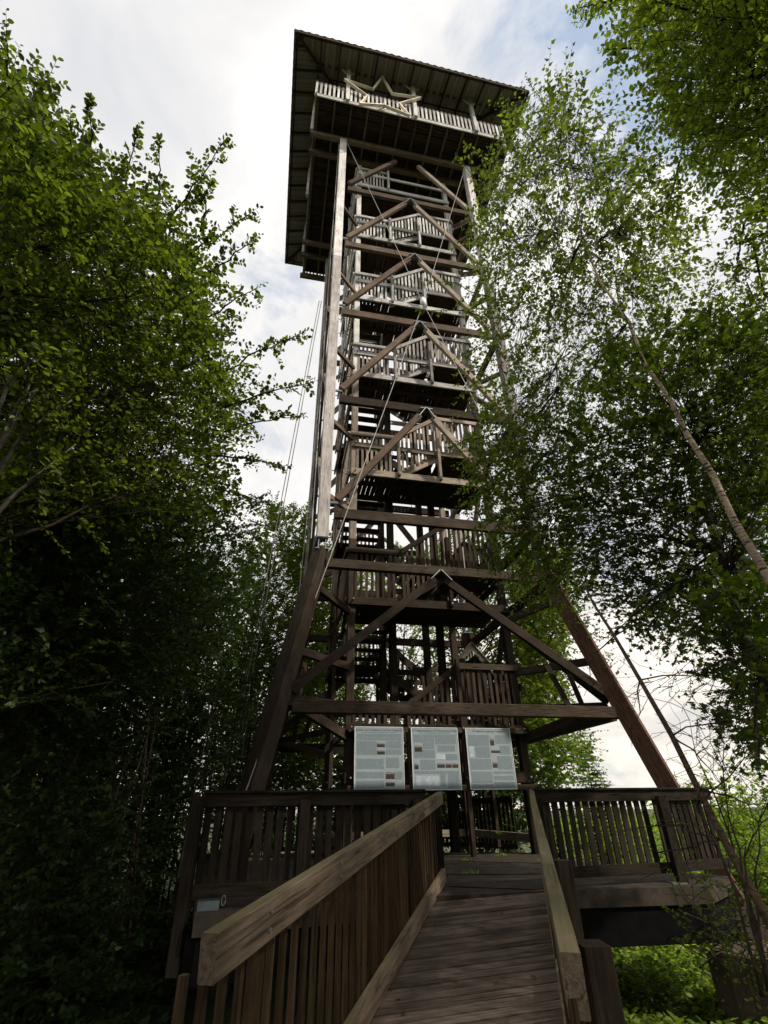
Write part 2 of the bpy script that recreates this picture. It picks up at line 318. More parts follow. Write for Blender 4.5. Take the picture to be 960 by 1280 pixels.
# horizontal outer beams + inverted-V braces on four sides
tops = [7.93, 12.05, 16.17, 20.24, 24.32]
for k in range(4):
    for i, z in enumerate(tops):
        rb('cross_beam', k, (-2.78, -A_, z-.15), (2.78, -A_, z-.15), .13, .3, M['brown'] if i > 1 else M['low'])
    rb('cross_beam', k, (-2.95, -A_-.11, 6.24), (2.95, -A_-.11, 6.24), .16, .24, M['low'])
    rb('cross_beam', k, (-3.55, -A_-.78, 2.72), (3.95 if k == 0 else 3.6, -A_-.78, 2.72), .2, .25, M['low'])
    lv = tops+[28.2]
    for i in range(5):
        z0 = lv[i]+.28; z1 = lv[i+1]-.42; e = .22 if i < 4 else .55; z1 = z1 if i < 4 else 27.45
        y = -A_-.02
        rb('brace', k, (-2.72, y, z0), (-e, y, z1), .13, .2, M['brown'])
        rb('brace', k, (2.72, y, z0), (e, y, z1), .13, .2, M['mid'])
        if i < 4:
            g = Acc(); 
            for sgn in (-1, 1): g.box(rot(k, (sgn*.02, y-.1, z1+.28)), rot(k, (sgn*.26, y-.1, z1-.1)), .02, .09, up=rot(k, (0, -1, 0)))
            g.box(rot(k, (-.2, y-.09, z1+.26)), rot(k, (.2, y-.09, z1+.26)), .02, .06, up=rot(k, (0, -1, 0)))
            g.build('apex_bracket', M['steel'], tower)
            g = Acc()
            for sgn in (-1, 1): g.tube([rot(k, (sgn*2.95, y-.02, z0-.12)), rot(k, (sgn*2.7, y-.02, z0-.12))], .045, 6)
            g.build('brace_bolt', M['steel'], tower)
    rb('brace', k, (-3.6, -A_-.7, 3.05), (-.14, -A_-.12, 6.0), .14, .2, M['low'])
    rb('brace', k, (3.84, -A_-.74, 3.02), (.14, -A_-.12, 6.0), .14, .2, M['low'])
    g = Acc()
    for sgn in (-1, 1): g.box(rot(k, (sgn*.02, -A_-.24, 6.22)), rot(k, (sgn*.28, -A_-.24, 5.95)), .02, .1, up=rot(k, (0, -1, 0)))
    g.build('apex_bracket', M['steel'], tower)
    # knees from outer columns to the inner tower
    for z in (8.4, 11.1, 14.25, 18.4, 23.0):
        rb('knee', k, (-A_+.12, -A_+.12, z), (-B_-.05, -B_-.05, z), .1, .16, M['brown'])
    rb('knee', k, (-A_-.0, -A_-.0, 5.6), (-B_-.0, -B_-.0, 5.35), .12, .18, M['low'])
    rb('knee', k, (A_+.45, -A_-.45, 3.95), (B_+.06, -B_-.06, 3.95), .12, .18, M['low'])
    rb('knee', k, (A_+.62, -A_-.62, 2.9), (B_, -B_, 2.35), .12, .2, M['low'])
    rb('knee', k, (-A_-.6, -A_-.6, 2.9), (-B_, -B_, 3.05), .12, .16, M['low'])
    rb('strut', k, (2.9, -A_-.35, 2.85), (2.55, -A_-.2, 3.9), .07, .12, M['low'])
    rb('strut', k, (3.2, -A_-.4, 2.85), (3.05, -A_-.3, 3.7), .07, .12, M['low'])
    for z in (-.02, 2.2):
        if k: rb('girt', k, (-2.2, -B_-.08, z+.3), (2.2, -B_-.08, z+.3), .08, .18, M['mid'])
# inner tower
for k, (su, sv) in enumerate(((-1, -1), (1, -1), (1, 1), (-1, 1))):
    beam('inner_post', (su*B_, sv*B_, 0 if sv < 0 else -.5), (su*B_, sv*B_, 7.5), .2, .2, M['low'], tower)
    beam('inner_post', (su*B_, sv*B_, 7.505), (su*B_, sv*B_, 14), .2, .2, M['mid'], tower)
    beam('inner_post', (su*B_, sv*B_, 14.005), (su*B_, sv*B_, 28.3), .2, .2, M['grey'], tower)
    beam('core_post', (su*.72, sv*.72, -.2), (su*.72, sv*.72, 28.3), .2, .2, M['dark'], tower)
    for z in np.arange(2.1, 27, 4.13):
        rb('core_rail', k, (-.72, -.72, z+k*1.03+.4), (.72, -.72, z+k*1.03+.4), .07, .16, M['dark'])
zl = [1.62+4.138*i for i in range(7)]
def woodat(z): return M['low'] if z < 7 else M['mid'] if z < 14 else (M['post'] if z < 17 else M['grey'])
for i, z0 in enumerate(zl):
    for k in range(4):
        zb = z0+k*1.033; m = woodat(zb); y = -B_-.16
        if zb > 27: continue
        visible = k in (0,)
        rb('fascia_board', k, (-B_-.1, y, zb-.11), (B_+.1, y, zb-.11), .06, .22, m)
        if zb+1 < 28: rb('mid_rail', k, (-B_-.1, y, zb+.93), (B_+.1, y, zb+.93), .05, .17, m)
        rb('top_rail', k, (-B_-.12, y, zb+1.37), (-.76, y, zb+1.37), .06, .15, m)
        topr = zb+2.4 < 28.3
        if topr:
            rb('top_rail', k, (.55, y, zb+2.42), (B_+.12, y, zb+2.42), .06, .15, m)
            rb('handrail', k, (-.78, y+.01, zb+1.42), (.6, y+.01, zb+2.42), .05, .14, m)
            rb('newel_post', k, (.57, y-.06, (zb-.15) if i else .0), (.57, y-.06, zb+1.95), .09, .14, m)
            if i == 0 and k == 0: rb('newel_post', k, (.57, y-.06, 3.58), (.57, y-.06, 4.2), .09, .14, m)
        rb('newel_post', k, (-.76, y-.06, (zb-.15) if i or k else .0), (-.76, y-.06, zb+1.45), .09, .14, m)
        bal = Acc(); yi = y+.05
        def bl(u, za, zc):
            j = random.uniform(-.012, .012)
            if visible: rb('baluster', k, (u+j, yi, za), (u-j*.5, yi, zc), .028, .075, m, up=(1, 0, 0), ch=.05)
            else: bal.box(rot(k, (u+j, yi, za)), rot(k, (u, yi, zc)), .028, .075, up=rot(k, (1, 0, 0)))
        for u in np.arange(-2.05, -.85, .15): bl(u, zb, zb+1.35)
        if topr:
            for u in np.arange(.72, 2.1, .15): bl(u, zb+.93, zb+2.4)
            for u in np.arange(-.6, .5, .15): t = (u+.78)/1.38; bl(u, zb+1.0*max(0, t)+.0, zb+1.4+t)
        if not visible: stuff(bal.build('baluster', m, tower))
        if k in (0, 3) and topr:
            bo = Acc()
            for u, zz_ in ((-.76, zb+1.35), (-.76, zb+.93), (-.76, zb-.08), (.57, zb+.93), (.57, zb-.08 if i else 1.5), (-B_+.02, zb-.11), (B_-.02, zb-.11), (-B_+.02, zb+.93), (B_-.02, zb+.93)):
                bo.tube([rot(k, (u, y-.04, zz_)), rot(k, (u, y-.15, zz_))], .022, 6)
            stuff(bo.build('bolt', M['steel'], tower))
        # stair flight from this landing up to the next corner landing
        if topr:
            for v in (-B_+.02, -.84): rb('stringer', k, (-.85, v, zb-.05), (.75, v, zb+.98), .06, .24, m)
            for t in range(5): rb('tread', k, (-.62+t*.27, -B_+.04, zb+.17+t*.2), (-.62+t*.27, -.86, zb+.17+t*.2), .28, .045, M['soffit'])
        # landing planks
        if k == 0:
            for u in np.arange(-B_+.02, B_, .152): beam('floor_plank', (u, -B_-.1, zb-.03), (u, -.74, zb-.03), .135, .04, M['soffit'], tower)
            beam('joist', (-B_, -1.75, zb-.13), (B_, -1.75, zb-.13), .08, .16, M['soffit'], tower); beam('joist', (-B_, -.9, zb-.13), (B_, -.9, zb-.13), .08, .16, M['soffit'], tower)
        pk = Acc()
        for u in np.arange(-B_+.02, -.74, .152): pk.box(rot(k, (u, -B_-.08, zb+.0*k)), rot(k, (u, -.74, zb+.0*k)), .135, .035)
        if k: stuff(pk.build('floor_plank', M['soffit'], tower))
# lookout deck
DH = 4.47
for v in (-A_, -2.3, 2.3, A_, 4.4): beam('deck_beam', (-4.66, v, 28.42), (4.66, v, 28.42), .18, .3, M['brown'], tower)
for u in np.arange(-DH+.06, DH, .765): beam('joist', (u, -4.42, 28.685), (u, 4.42, 28.685), .08, .23, M['brown'], tower)
for v in np.arange(-DH+.1, DH-.05, .152): beam('deck_plank', (-DH, v, 28.82), (DH, v, 28.82), .138, .035, M['soffit'], tower)
for k in range(4):
    y = -4.50
    rb('deck_fascia', k, (-4.58, y, 28.72), (4.58, y, 28.72), .05, .27, M[('grey', 'grey', 'brown', 'mid')[k]])
    rb('top_rail', k, (-4.5, y+.03, 29.93), (4.5, y+.03, 29.93), .1, .05, M['grey'])
    bal = Acc(); us = np.arange(-4.52, 4.56, .2)
    for u in us:
        if k in (0, 3): rb('baluster', k, (u, y-.02, 28.8), (u, y-.02, 30.02), .04, .1, M['grey'], up=(1, 0, 0), ch=.08)
        else: bal.box(rot(k, (u, y-.02, 28.8)), rot(k, (u, y-.02, 30.02)), .04, .1, up=rot(k, (1, 0, 0)))
    if k in (1, 2): stuff(bal.build('baluster', M['grey'], tower))
    for u in (-3.1, .1, 3.1):
        rb('roof_post', k, (u, y-.08, 28.62), (u, y-.08, 31.92), .17, .17, M['grey'], up=(1, 0, 0))
        for s in (-1, 1):
            g = Acc(); pts = [(u+s*.085, 31.48), (u+s*.085, 31.9), (u+s*.42, 31.9)]
            p = [rot(k, (q[0], y-.11, q[1])) for q in pts]+[rot(k, (q[0], y-.05, q[1])) for q in pts]
            g.v = p; g.f = [(0, 1, 2), (5, 4, 3), (0, 3, 4, 1), (1, 4, 5, 2), (2, 5, 3, 0)]; g.build('knee_bracket', M['grey'], tower)
    rb('wall_plate', k, (-4.6, y-.06, 32.0), (4.6, y-.06, 32.0), .12, .16, M['brown'])
    # cabin wall behind the rail, dark boards
# roof
RH = 5.72; RZ = 31.30; SL = .42
def rz_(v): return RZ+SL*(RH-abs(v))
for k in range(4):
    nu = int(2*RH/.35*8); vs, fs = [], []
    for i in range(nu+1):
        u = -RH+2*RH*i/nu; ph = (u/.35) % 1; wv = .075*(1 if .32 < ph < .68 else (0 if ph < .2 or ph > .8 else ((ph-.2)/.12 if ph < .5 else (.8-ph)/.12)))
        for t in (0, 1):
            v = -RH if t == 0 else -max(abs(u), .02)
            vs.append(rot(k, (u, v-(.04 if t == 0 else 0), rz_(v)+wv+.1)))
    fs = [(2*i, 2*i+2, 2*i+3, 2*i+1) for i in range(nu)]
    me = bpy.data.meshes.new('roof_sheet'); me.from_pydata(vs, [], fs); o = link('roof_sheet', me, tower, M['roof'])
    sm = o.modifiers.new('s', 'SOLIDIFY'); sm.thickness = .012
    for u in np.arange(-RH+.35, RH-.2, .88):
        rb('rafter', k, (u, -RH+.05, rz_(RH-.05)-.01), (u, -max(abs(u), .1), rz_(max(abs(u), .1))-.01), .07, .14, M['soffit'])
    for v in (5.6, 4.0, 2.6): rb('batten', k, (-v, -v, rz_(v)+.078), (v, -v, rz_(v)+.078), .06, .035, M['soffit'])
    rb('hip_rafter', k, (-RH, -RH, RZ-.02), (-.05, -.05, RZ+SL*RH-.02), .09, .16, M['soffit'])
    rb('eave_board', k, (-RH, -RH+.0, RZ+.02), (RH, -RH+.0, RZ+.02), .03, .14, M['soffit'])
# cables of the tower: drawn wires on the front and left faces
cab = [((-A_+.05, -A_-.2, 28.2), (.19, -A_-.12, 17.1)), ((A_-.1, -A_-.2, 28.2), (.19, -A_-.12, 17.1)), ((.19, -A_-.12, 17.1), (-3.25, -A_-.35, 5.0)), ((-3.25, -A_-.35, 5.0), (-4.35, -A_-1.4, .9)), ((.19, -A_-.12, 17.1), (3.4, -A_-.3, 6.8))]
for p, q in cab:
    a = Acc(); a.tube([p, q], .012, 5); a.build('bracing_wire', M['wire'], tower)
for k in (1, 2, 3):
    for p, q in cab[:2]+[cab[2], cab[4]]:
        a = Acc(); a.tube([rot(k, p), rot(k, q)], .014, 5); a.build('bracing_wire', M['wire'], tower)
a = Acc(); a.tube([(.19, -A_-.12, 17.0), (.19, -A_-.12, 17.12), (.19, -A_-.12, 17.3), (.19, -A_-.12, 17.42)], [.05, .11, .11, .05], 10); a.build('wire_hub', M['white'], tower, True)

# guy wires running from the tower to the ground on the left
for q in (0, .35):
    a = Acc(); p0 = at_r(399+q*8, 376, 21); p1 = at_r(344+q*12, 665, 17.5); a.tube([p0, p0.lerp(p1, 2.0)], .016, 5)
    g_ = a.build('guy_wire', M['wire']); tag(g_, ('outer' if q == 0 else 'inner')+' thin guy wire slanting past the left side of the tower', 'wire')

# star
st = empty('wooden_star', C, TH, label='large five-pointed star of pale timber bars hung on the lookout railing', cat='star')
cs = Vector((-1.45, -4.78, 29.62)); pts = []
for k in range(10):
    r_ = 1.92 if k % 2 == 0 else .80; an = R(90+36*k+1.0); pts.append(cs+Vector((r_*math.cos(an), .12*(k % 2), r_*math.sin(an))))
for k in range(10):
    d = (pts[(k+1) % 10]-pts[k]).normalized()*.05
    beam('star_bar', pts[k]-d*(.6 if k % 2 == 0 else .2), pts[(k+1) % 10]+d*(.6 if k % 2 else .2), .06, .12, M['star'], st, up=(0, 1, 0))
for u, z in ((-2.2, 29.2), (-.7, 29.2), (-1.45, 28.9)): beam('standoff', (u, -4.55, z), (u, -4.76, z), .05, .05, M['star'], st)

# ================================================================ INFORMATION BOARDS
def text(body, size, mat, parent, loc):
    cu = bpy.data.curves.new('lettering', 'FONT'); cu.body = body; cu.size = size; cu.align_x = 'CENTER'; cu.align_y = 'CENTER'; cu.extrude = .0006; cu.resolution_u = 2
    o = bpy.data.objects.new('tmp', cu); me = bpy.data.meshes.new_from_object(o); bpy.data.objects.remove(o)
    me.materials.append(mat); t = bpy.data.objects.new('lettering', me); col.objects.link(t)
    t.parent = parent; t.matrix_parent_inverse = parent.matrix_basis.inverted()
    t.matrix_basis = parent.matrix_basis @ Matrix.Translation(loc) @ Matrix.Rotation(R(90), 4, 'X')
    return t
BW, BH = 1.13, 1.29
def board(u, title, sub, blocks, photos, label, gp):
    root = empty('information_board', W(u, -B_-.34, 1.90), TH, label=label, cat='information board')
    p = Acc(); p.box((-BW/2, 0, 0), (BW/2, 0, 0), .02, BH, up=(0, 0, 1)); pan = p.build('panel', M['paper'], root)
    e = Acc()
    for s in (-1, 1): e.box((s*(BW/2-.006), -.012, -BH/2), (s*(BW/2-.006), -.012, BH/2), .012, .012, up=(1, 0, 0)); e.box((-BW/2, -.012, s*(BH/2-.006)), (BW/2, -.012, s*(BH/2-.006)), .012, .012)
    e.build('edge_trim', M['white'], root)
    for s in (-1, 0, 1):
        b = Acc(); b.tube([(s*BW*.3, -.011, -BH/2+.03), (s*BW*.3, -.02, -BH/2+.03)], .009, 6); b.build('screw', M['steel'], root)
    text(title, .062, M['blue'], pan, (0, -.0125, BH/2-.07)); text(sub, .03, M['ink'], pan, (0, -.0125, BH/2-.12))
    tb = Acc()
    for (x0, x1, z0, z1) in blocks:                         # rows of words
        z = z1
        while z > z0:
            x = x0
            while x < x1-.01:
                wl = min(random.uniform(.02, .075), x1-x)
                tb.v += [(x, -.0112, z-.0115), (x+wl, -.0112, z-.0115), (x+wl, -.0112, z), (x, -.0112, z)]; k = len(tb.v); tb.f.append((k-4, k-3, k-2, k-1)); x += wl+.009
            z -= .019
    stuff(tb.build('printed_text', M['ink'], root))
    for (x0, x1, z0, z1, mm) in photos:
        q = Acc(); q.box((x0, -.0125, (z0+z1)/2), (x1, -.0125, (z0+z1)/2), .003, z1-z0); q.build('printed_picture', M[mm], root)
    for z in (-BH/2+.02, BH/2-.1):
        pass
    return root
X = BW/2-.05
board(-1.5, 'Aussichts- und Modellturm auf dem Hungerberg', 'Historische Wetterstation und Aussicht am Standort der Anlage',
      [(-X, X, .43, .49), (-X, X, .37, .41), (-X, -.06, .06, .34), (.15, X, .20, .34), (.15, X, .07, .17), (-X, .10, -.22, -.02), (.15, X-.06, -.2, .0), (-X, .10, -.40, -.28), (.28, X, -.42, -.28), (-X, .10, -.60, -.45)],
      [(-.06+.01, .13, .22, .34, 'photo1'), (-.05, .13, .07, .19, 'photo2'), (.14, .34, -.42, -.22, 'photo1'), (.14, .34, -.56, -.43, 'photo2')],
      'leftmost of the three pale blue printed boards below the crossbeam', None)
board(-.18, 'Die Telegrafenstation 30 Hungerberg Vörden', 'auf der Strecke zwischen Berlin und Koblenz 1833 bis 1849',
      [(-X, -.02, .43, .49), (-X, -.02, .33, .41), (-.30, -.02, .19, .31), (0, X, .29, .49), (.05, X-.04, .13, .26), (-X, -.02, .0, .16), (.24, X, -.04, .08), (-.38, -.02, -.23, -.04), (-X, X, -.31, -.27), (.08, .2, -.56, -.33), (.25, X, -.6, -.33)],
      [(-X+.02, -.32, .13, .31, 'photo1'), (-X, -.42, -.23, -.06, 'photo2'), (.02, .20, -.2, -.07, 'photo2'), (.22, .36, -.2, -.07, 'photo1'), (.38, .52, -.2, -.07, 'photo1'), (0, .22, -.03, .09, 'chart'), (-X+.02, .05, -.56, -.36, 'chart')],
      'middle of the three pale blue boards, with the long dark blue title', None)
board(1.15, 'Preußischer optischer Telegraf', '',
      [(-X, .0, .26, .49), (.16, X, .30, .49), (-.36, .0, .02, .23), (.25, X, .08, .26), (-X, .0, -.24, -.02), (.16, X, -.24, .04), (-X, .0, -.50, -.28), (.03, X, -.33, -.28), (.03, X, -.46, -.37), (-X, .0, -.6, -.54), (.03, X, -.6, -.5)],
      [(.03, .13, .27, .49, 'photo2'), (.03, .25, .11, .20, 'photo1'), (.03, .15, -.20, -.03, 'photo1'), (-X, -.4, .02, .25, 'chart')],
      'rightmost of the three pale blue boards, with a short centred title', None)
for z in (1.3, 2.5): beam('board_rail', (-2.2, -B_-.26, z), (2.2, -B_-.26, z), .06, .12, M['low'], tower)

# ================================================================ RAILINGS OF THE PLATFORM
def railing(name, P, z0, z1, label, posts, pitch=.117, bw=.08, gap0=.13, mat='dark', back=None):
    root = empty(name, (P[0][0], P[0][1], 0), 0, label=label, cat='railing')
    o0 = Vector((P[0][0], P[0][1], 0)); nb = 0
    for p, q in zip(P[:-1], P[1:]):
        p = Vector((p[0], p[1], 0))-o0; q = Vector((q[0], q[1], 0))-o0; d = (q-p).normalized(); nrm = Vector((d.y, -d.x, 0))
        beam('top_board', p+Vector((0, 0, z1-.07)), q+Vector((0, 0, z1-.07)), .05, .14, M[mat], root)
        beam('cap', p+Vector((0, 0, z1+.0125)), q+Vector((0, 0, z1+.0125)), .12, .025, M[mat], root)
        beam('bottom_board', p+Vector((0, 0, z0+.06)), q+Vector((0, 0, z0+.06)), .05, .12, M[mat], root)
        Ln = (q-p).length; t = .06
        while t < Ln-.04:
            s = p+d*t-nrm*.04; j = random.uniform(-.006, .006)
            beam('baluster', s+Vector((j, 0, z0+.02)), s+Vector((-j, 0, z1-.03)), bw*random.uniform(.9, 1.08), .025, M[mat], root, up=tuple(nrm), ch=.06); t += pitch
    for (x, y, zb, zt, wd) in posts:
        s = Vector((x, y, 0))-o0; beam('rail_post', s+Vector((0, 0, zb)), s+Vector((0, 0, zt)), wd, wd, M['dark'], root)
    return root
RLN = [(-2.13, 6.68), (.42, 7.38)]
railing('platform_railing', [(-2.13, 6.68), (.45, 7.39)], .1, 1.08, 'dark slatted railing at the left front of the platform, behind the ramp handrail', [(-2.17, 6.6, -.5, 1.05, .12), (-1.0, 6.92, -.1, 1.0, .11), (.35, 7.3, -.1, 1.0, .11)])
railing('platform_railing', [(1.98, 7.86), (3.77, 8.32), (4.87, 8.84)], .1, 1.08, 'dark slatted railing at the right front corner of the platform', [(3.83, 8.2, 0, 1.0, .13), (1.98, 7.78, 0, 1.0, .1)])
f_ = Acc(); f_.box((3.66, 8.13, .006), (3.84, 8.13, .006), .08, .012); fp = f_.build('post_plate', M['steel']); tag(fp, 'flat galvanised foot plate below the corner post of the right railing', 'plate')
q0, q1 = W(-4.6, 3.35), W(2.0, 3.1)
railing('platform_railing', [(q0.x, q0.y), (q1.x, q1.y), (q1.x+1.6, q1.y-1.6)], -.1, 1.16, 'far slatted railing seen beneath the boards at the back of the tower', [(q1.x, q1.y, -.3, 1.1, .12)], pitch=.14, bw=.085)
q0, q1 = W(-4.2, -5.6), W(-4.75, 3.2)
railing('platform_railing', [(q0.x, q0.y), (q1.x, q1.y)], .1, 1.05, 'side railing running back along the shaded left edge of the platform', [(q0.x, q0.y, -1, 1.02, .12)], pitch=.14)
bb = Acc(); q = W(-.55, -.3); bb.box((q.x-.6, q.y, .42), (q.x+.45, q.y-.1, .42), .3, .3); bx = bb.build('wooden_box', M['dark']); 
tag(bx, 'low dark wooden box seen between the ramp posts below the boards', 'box')

# insect house gable
ih = empty('insect_house', at_r(591, 826, 19.3), TH, label='small wooden gabled insect house behind the lower stair railing', cat='insect house')
a = Acc(); a.v = [(-.55, 0, 0), (.55, 0, 0), (0, 0, .62), (-.55, .25, 0), (.55, .25, 0), (0, .25, .62)]; a.f = [(0, 1, 2), (5, 4, 3), (0, 3, 4, 1), (1, 4, 5, 2), (2, 5, 3, 0)]; a.build('gable', M['star'], ih)
for x, h in ((-.22, .12), (-.1, .2), (0, .28), (.1, .2), (.22, .12)): beam('hole', (x, -.004, .05), (x, -.004, .05+h), .07, .01, M['dark'], ih, up=(0, 1, 0))
for s in (-1, 1): beam('roof_board', (s*.62, .1, -.06), (0, .1, .66), .4, .04, M['mid'], ih, up=(0, 1, 0), roll=R(90))
beam('stand', (0, .12, -6.5), (0, .12, 0), .14, .14, M['dark'], ih)

# metal case under the left railing
mc = empty('metal_case', (-2.0, 6.75, 0), R(15), label='pale grey metal case with a ring handle lying at the left platform edge', cat='case')
a = Acc(); a.box((-.06, 0, .04), (.16, 0, .04), .2, .08); a.build('body', plain('case_metal', (.12, .15, .17), .45, .3), mc)
a = Acc(); cpt = [(.2+.02*math.cos(t), -.1, .08+.045*math.sin(t)) for t in np.linspace(0, 2*math.pi, 13)]; a.tube(cpt, .004, 6); a.build('ring_handle', M['steel'], mc, True)

# ================================================================ RAMP
E0 = Vector((.6086, 7.9995, 0)); RD = Vector((.2366, .9716, .1031)); SD = Vector((.9716, -.2366, 0)); RN = SD.cross(RD).normalized()
def RP(al, s, h): return E0+RD*al+SD*s+Vector((0, 0, h))
ramp_o = empty('ramp', RP(-8, .65, -.3), 0, label='sloping plank footbridge leading up to the tower platform', cat='footbridge')
ro = ramp_o.location.copy()
def rbm(name, p, q, w_, h_, mat, parent=ramp_o, **k): return beam(name, p-parent.location, q-parent.location, w_, h_, mat, parent, **k)
sk = math.tan(R(24.5))                              # the planks run parallel to the platform edge, askew to the ramp
al = -.52
kk = 0
while al > -10.2:
    wdt = random.uniform(.135, .15); c_ = al-wdt*.5
    dz = random.uniform(-.003, .003)
    m_ = M['plank']
    p = RP(c_-sk*.0-.0, -.06, -.02+dz); q = RP(c_+sk*1.42, 1.36, -.02+dz)
    if c_ > -.2-sk*1.42 and False: pass
    o = rbm('plank', p, q, (wdt-.014)*math.cos(R(24.5)), .035, m_, up=tuple(RN), roll=random.uniform(-.006, .006)); al -= wdt; kk += 1
for s in (.05, .65, 1.25): rbm('stringer', RP(-10, s, -.14), RP(-.3, s, -.14), .1, .2, M['dark'])
def side_rail(s, sg, label):
    root = empty('ramp_railing', RP(-5.8, s, 0), 0, label=label, cat='railing')
    r2 = lambda nm, p, q, w_, h_, mat, **k: rbm(nm, p, q, w_, h_, mat, root, **k)
    if sg < 0: r2('handrail', RP(-5.66, s, .985), RP(.42, s, .985), .07, .155, M['rail'], ch=.1)
    else:      # the right rail bows slightly outwards near the platform
        pp = [(-5.72, s+.02), (-4.4, s+.01), (-2.9, s), (-1.2, s-.01), (.4, s-.005)]
        for (a0, s0), (a1, s1) in zip(pp[:-1], pp[1:]): r2('handrail', RP(a0, s0, .98), RP(a1+.004, s1, .98), .066, .165, M['rail'], ch=.1)
    r2('kick_board', RP(-9.2, s, .095), RP(.3, s, .095), .05, .15, M['rail'], ch=.1)
    al = -5.7; i = 0
    while al < .25:
        big = i % 16 == 4
        so_ = s-.065 if sg < 0 else s+.005
        r2('baluster', RP(al, so_, -.1), RP(al, so_, .95), .08 if big else .034, .05 if big else .03, M['slat'], up=tuple(SD)); al += .15; i += 1
    return root, r2
def bolts(root, s, sg):
    a = Acc()
    for al in np.arange(-5.2, .3, 1.02):
        for h in (.95, 1.02): p = RP(al, s, h)-root.location; a.tube([p, p+SD*sg*.042], .011, 8)
        p = RP(al, s, .1)-root.location; a.tube([p, p+SD*sg*.032], .011, 8)
    stuff(a.build('bolt', M['steel'], root))
rl, r2 = side_rail(.035, -1, 'left mossy timber handrail of the ramp with close-set square balusters')
bolts(rl, .035, 1)
for al in (.36, -5.95): r2('rail_post', RP(al, -.09, -1.0), RP(al, -.09, 1.0 if al > 0 else .85), .13, .13, M['dark'])
r2('rail_post', RP(.62, -.05, -.5), RP(.62, -.05, 1.0), .1, .1, M['dark'])
rr_, r3 = side_rail(1.335, 1, 'right mossy timber handrail of the ramp running beside the camera')
for al, h in ((-5.15, .93), (-3.15, .86), (.35, .95)): r3('rail_post', RP(al, 1.46, -1.4), RP(al, 1.46, h), .11, .14, M['low'])

# ================================================================ VEGETATION
def np_mesh(name, V, polys_n, idx, mat, smooth=False):
    me = bpy.data.meshes.new(name); nf = len(idx)//polys_n
    me.vertices.add(len(V)); me.vertices.foreach_set('co', np.asarray(V, np.float32).ravel())
    me.loops.add(len(idx)); me.loops.foreach_set('vertex_index', np.asarray(idx, np.int32))
    me.polygons.add(nf); me.polygons.foreach_set('loop_start', np.arange(nf, dtype=np.int32)*polys_n)
    me.update(calc_edges=True); me.materials.append(mat); return me
def norm(a): return a/np.maximum(np.linalg.norm(a, axis=-1, keepdims=True), 1e-9)
def leaves_mesh(name, P, D, Nn, S, mat, shape='oval'):
    """P base points, D leaf directions, Nn leaf normals, S lengths"""
    D = norm(D); Sd = norm(np.cross(D, Nn)); Nn = np.cross(Sd, D); S = S[:, None]
    if shape == 'oval':
        pts = [(0, 0, 0), (.35, .30, .07), (.72, .26, .05), (1, 0, -.05), (.72, -.26, .05), (.35, -.30, .07)]; tris = [(0, 1, 2), (0, 2, 3), (0, 3, 4), (0, 4, 5)]
    elif shape == 'birch':
        pts = [(0, 0, 0), (.25, .36, .05), (1, 0, -.06), (.25, -.36, .05)]; tris = [(0, 1, 2), (0, 2, 3)]
    elif shape == 'maple':
        pts = [(0, 0, 0), (.05, .42, .0), (.38, .24, .03), (.62, .50, -.03), (.62, .18, .03), (1, 0, -.06), (.62, -.18, .03), (.62, -.50, -.03), (.38, -.24, .03), (.05, -.42, .0)]
        tris = [(0, 1, 2), (0, 2, 8), (0, 8, 9), (2, 3, 4), (2, 4, 8), (4, 6, 8), (4, 5, 6), (6, 7, 8)]
    else:
        pts = [(0, 0, 0), (.5, .15, .04), (1, 0, -.05), (.5, -.15, .04)]; tris = [(0, 1, 2), (0, 2, 3)]
    n_ = len(P); m = len(pts)
    V = np.stack([P+(D*x+Sd*y+Nn*z)*S for x, y, z in pts], 1).reshape(-1, 3)
    idx = (np.arange(n_)[:, None, None]*m+np.array(tris)[None]).reshape(-1)
    return np_mesh(name, V, 3, idx, mat)
class Crown:
    def __init__(s, hang=0): s.P, s.D, s.N, s.S = [], [], [], []; s.tw = Acc(); s.hang = hang
    def spray(s, o, d, ln, nl, ls, flat=.6, droop=.15, twig=True, r=.0035):
        """a twig from o along d with nl leaves set alternately"""
        o = np.array(o, float); d = norm(np.array(d, float)); t = np.linspace(.12, 1, nl)
        sag = np.array([0, 0, -1.0])
        pts = o+d*ln*t[:, None]+sag*(droop*ln*t**2)[:, None]
        side = norm(np.cross(d, [0, 0, 1])+rng.normal(0, .25, 3)*(1-flat)); upn = norm(np.cross(side, d))
        sg = np.where(np.arange(nl) % 2 == 0, 1, -1)[:, None]
        dd = norm(d*.55+side*sg*.9+rng.normal(0, .28, (nl, 3))+sag*s.hang)
        nn = upn+rng.normal(0, 1-flat*.8, (nl, 3))
        s.P.append(pts); s.D.append(dd); s.N.append(nn); s.S.append(ls*rng.uniform(.45, 1.25, nl)*(1-.25*t))
        if twig: s.tw.tube([o, o+d*ln*.5+sag*droop*ln*.25, pts[-1]], [r, r*.8, r*.4], 3)
    def build(s, root, lmat, tmat, shape):
        P, D, N_, S = (np.concatenate(x) for x in (s.P, s.D, s.N, s.S))
        o = link('foliage', leaves_mesh('foliage', P, D, N_, S, lmat, shape), root); o['kind'] = 'stuff'
        if s.tw.v: t = s.tw.build('twigs', tmat, root, True); t.name = 'twig'; t['kind'] = 'stuff'
def inpoly(x, y, P):
    c = False; j = len(P)-1
    for i in range(len(P)):
        if (P[i][1] > y) != (P[j][1] > y) and x < (P[j][0]-P[i][0])*(y-P[i][1])/(P[j][1]-P[i][1])+P[i][0]: c = not c
        j = i
    return c
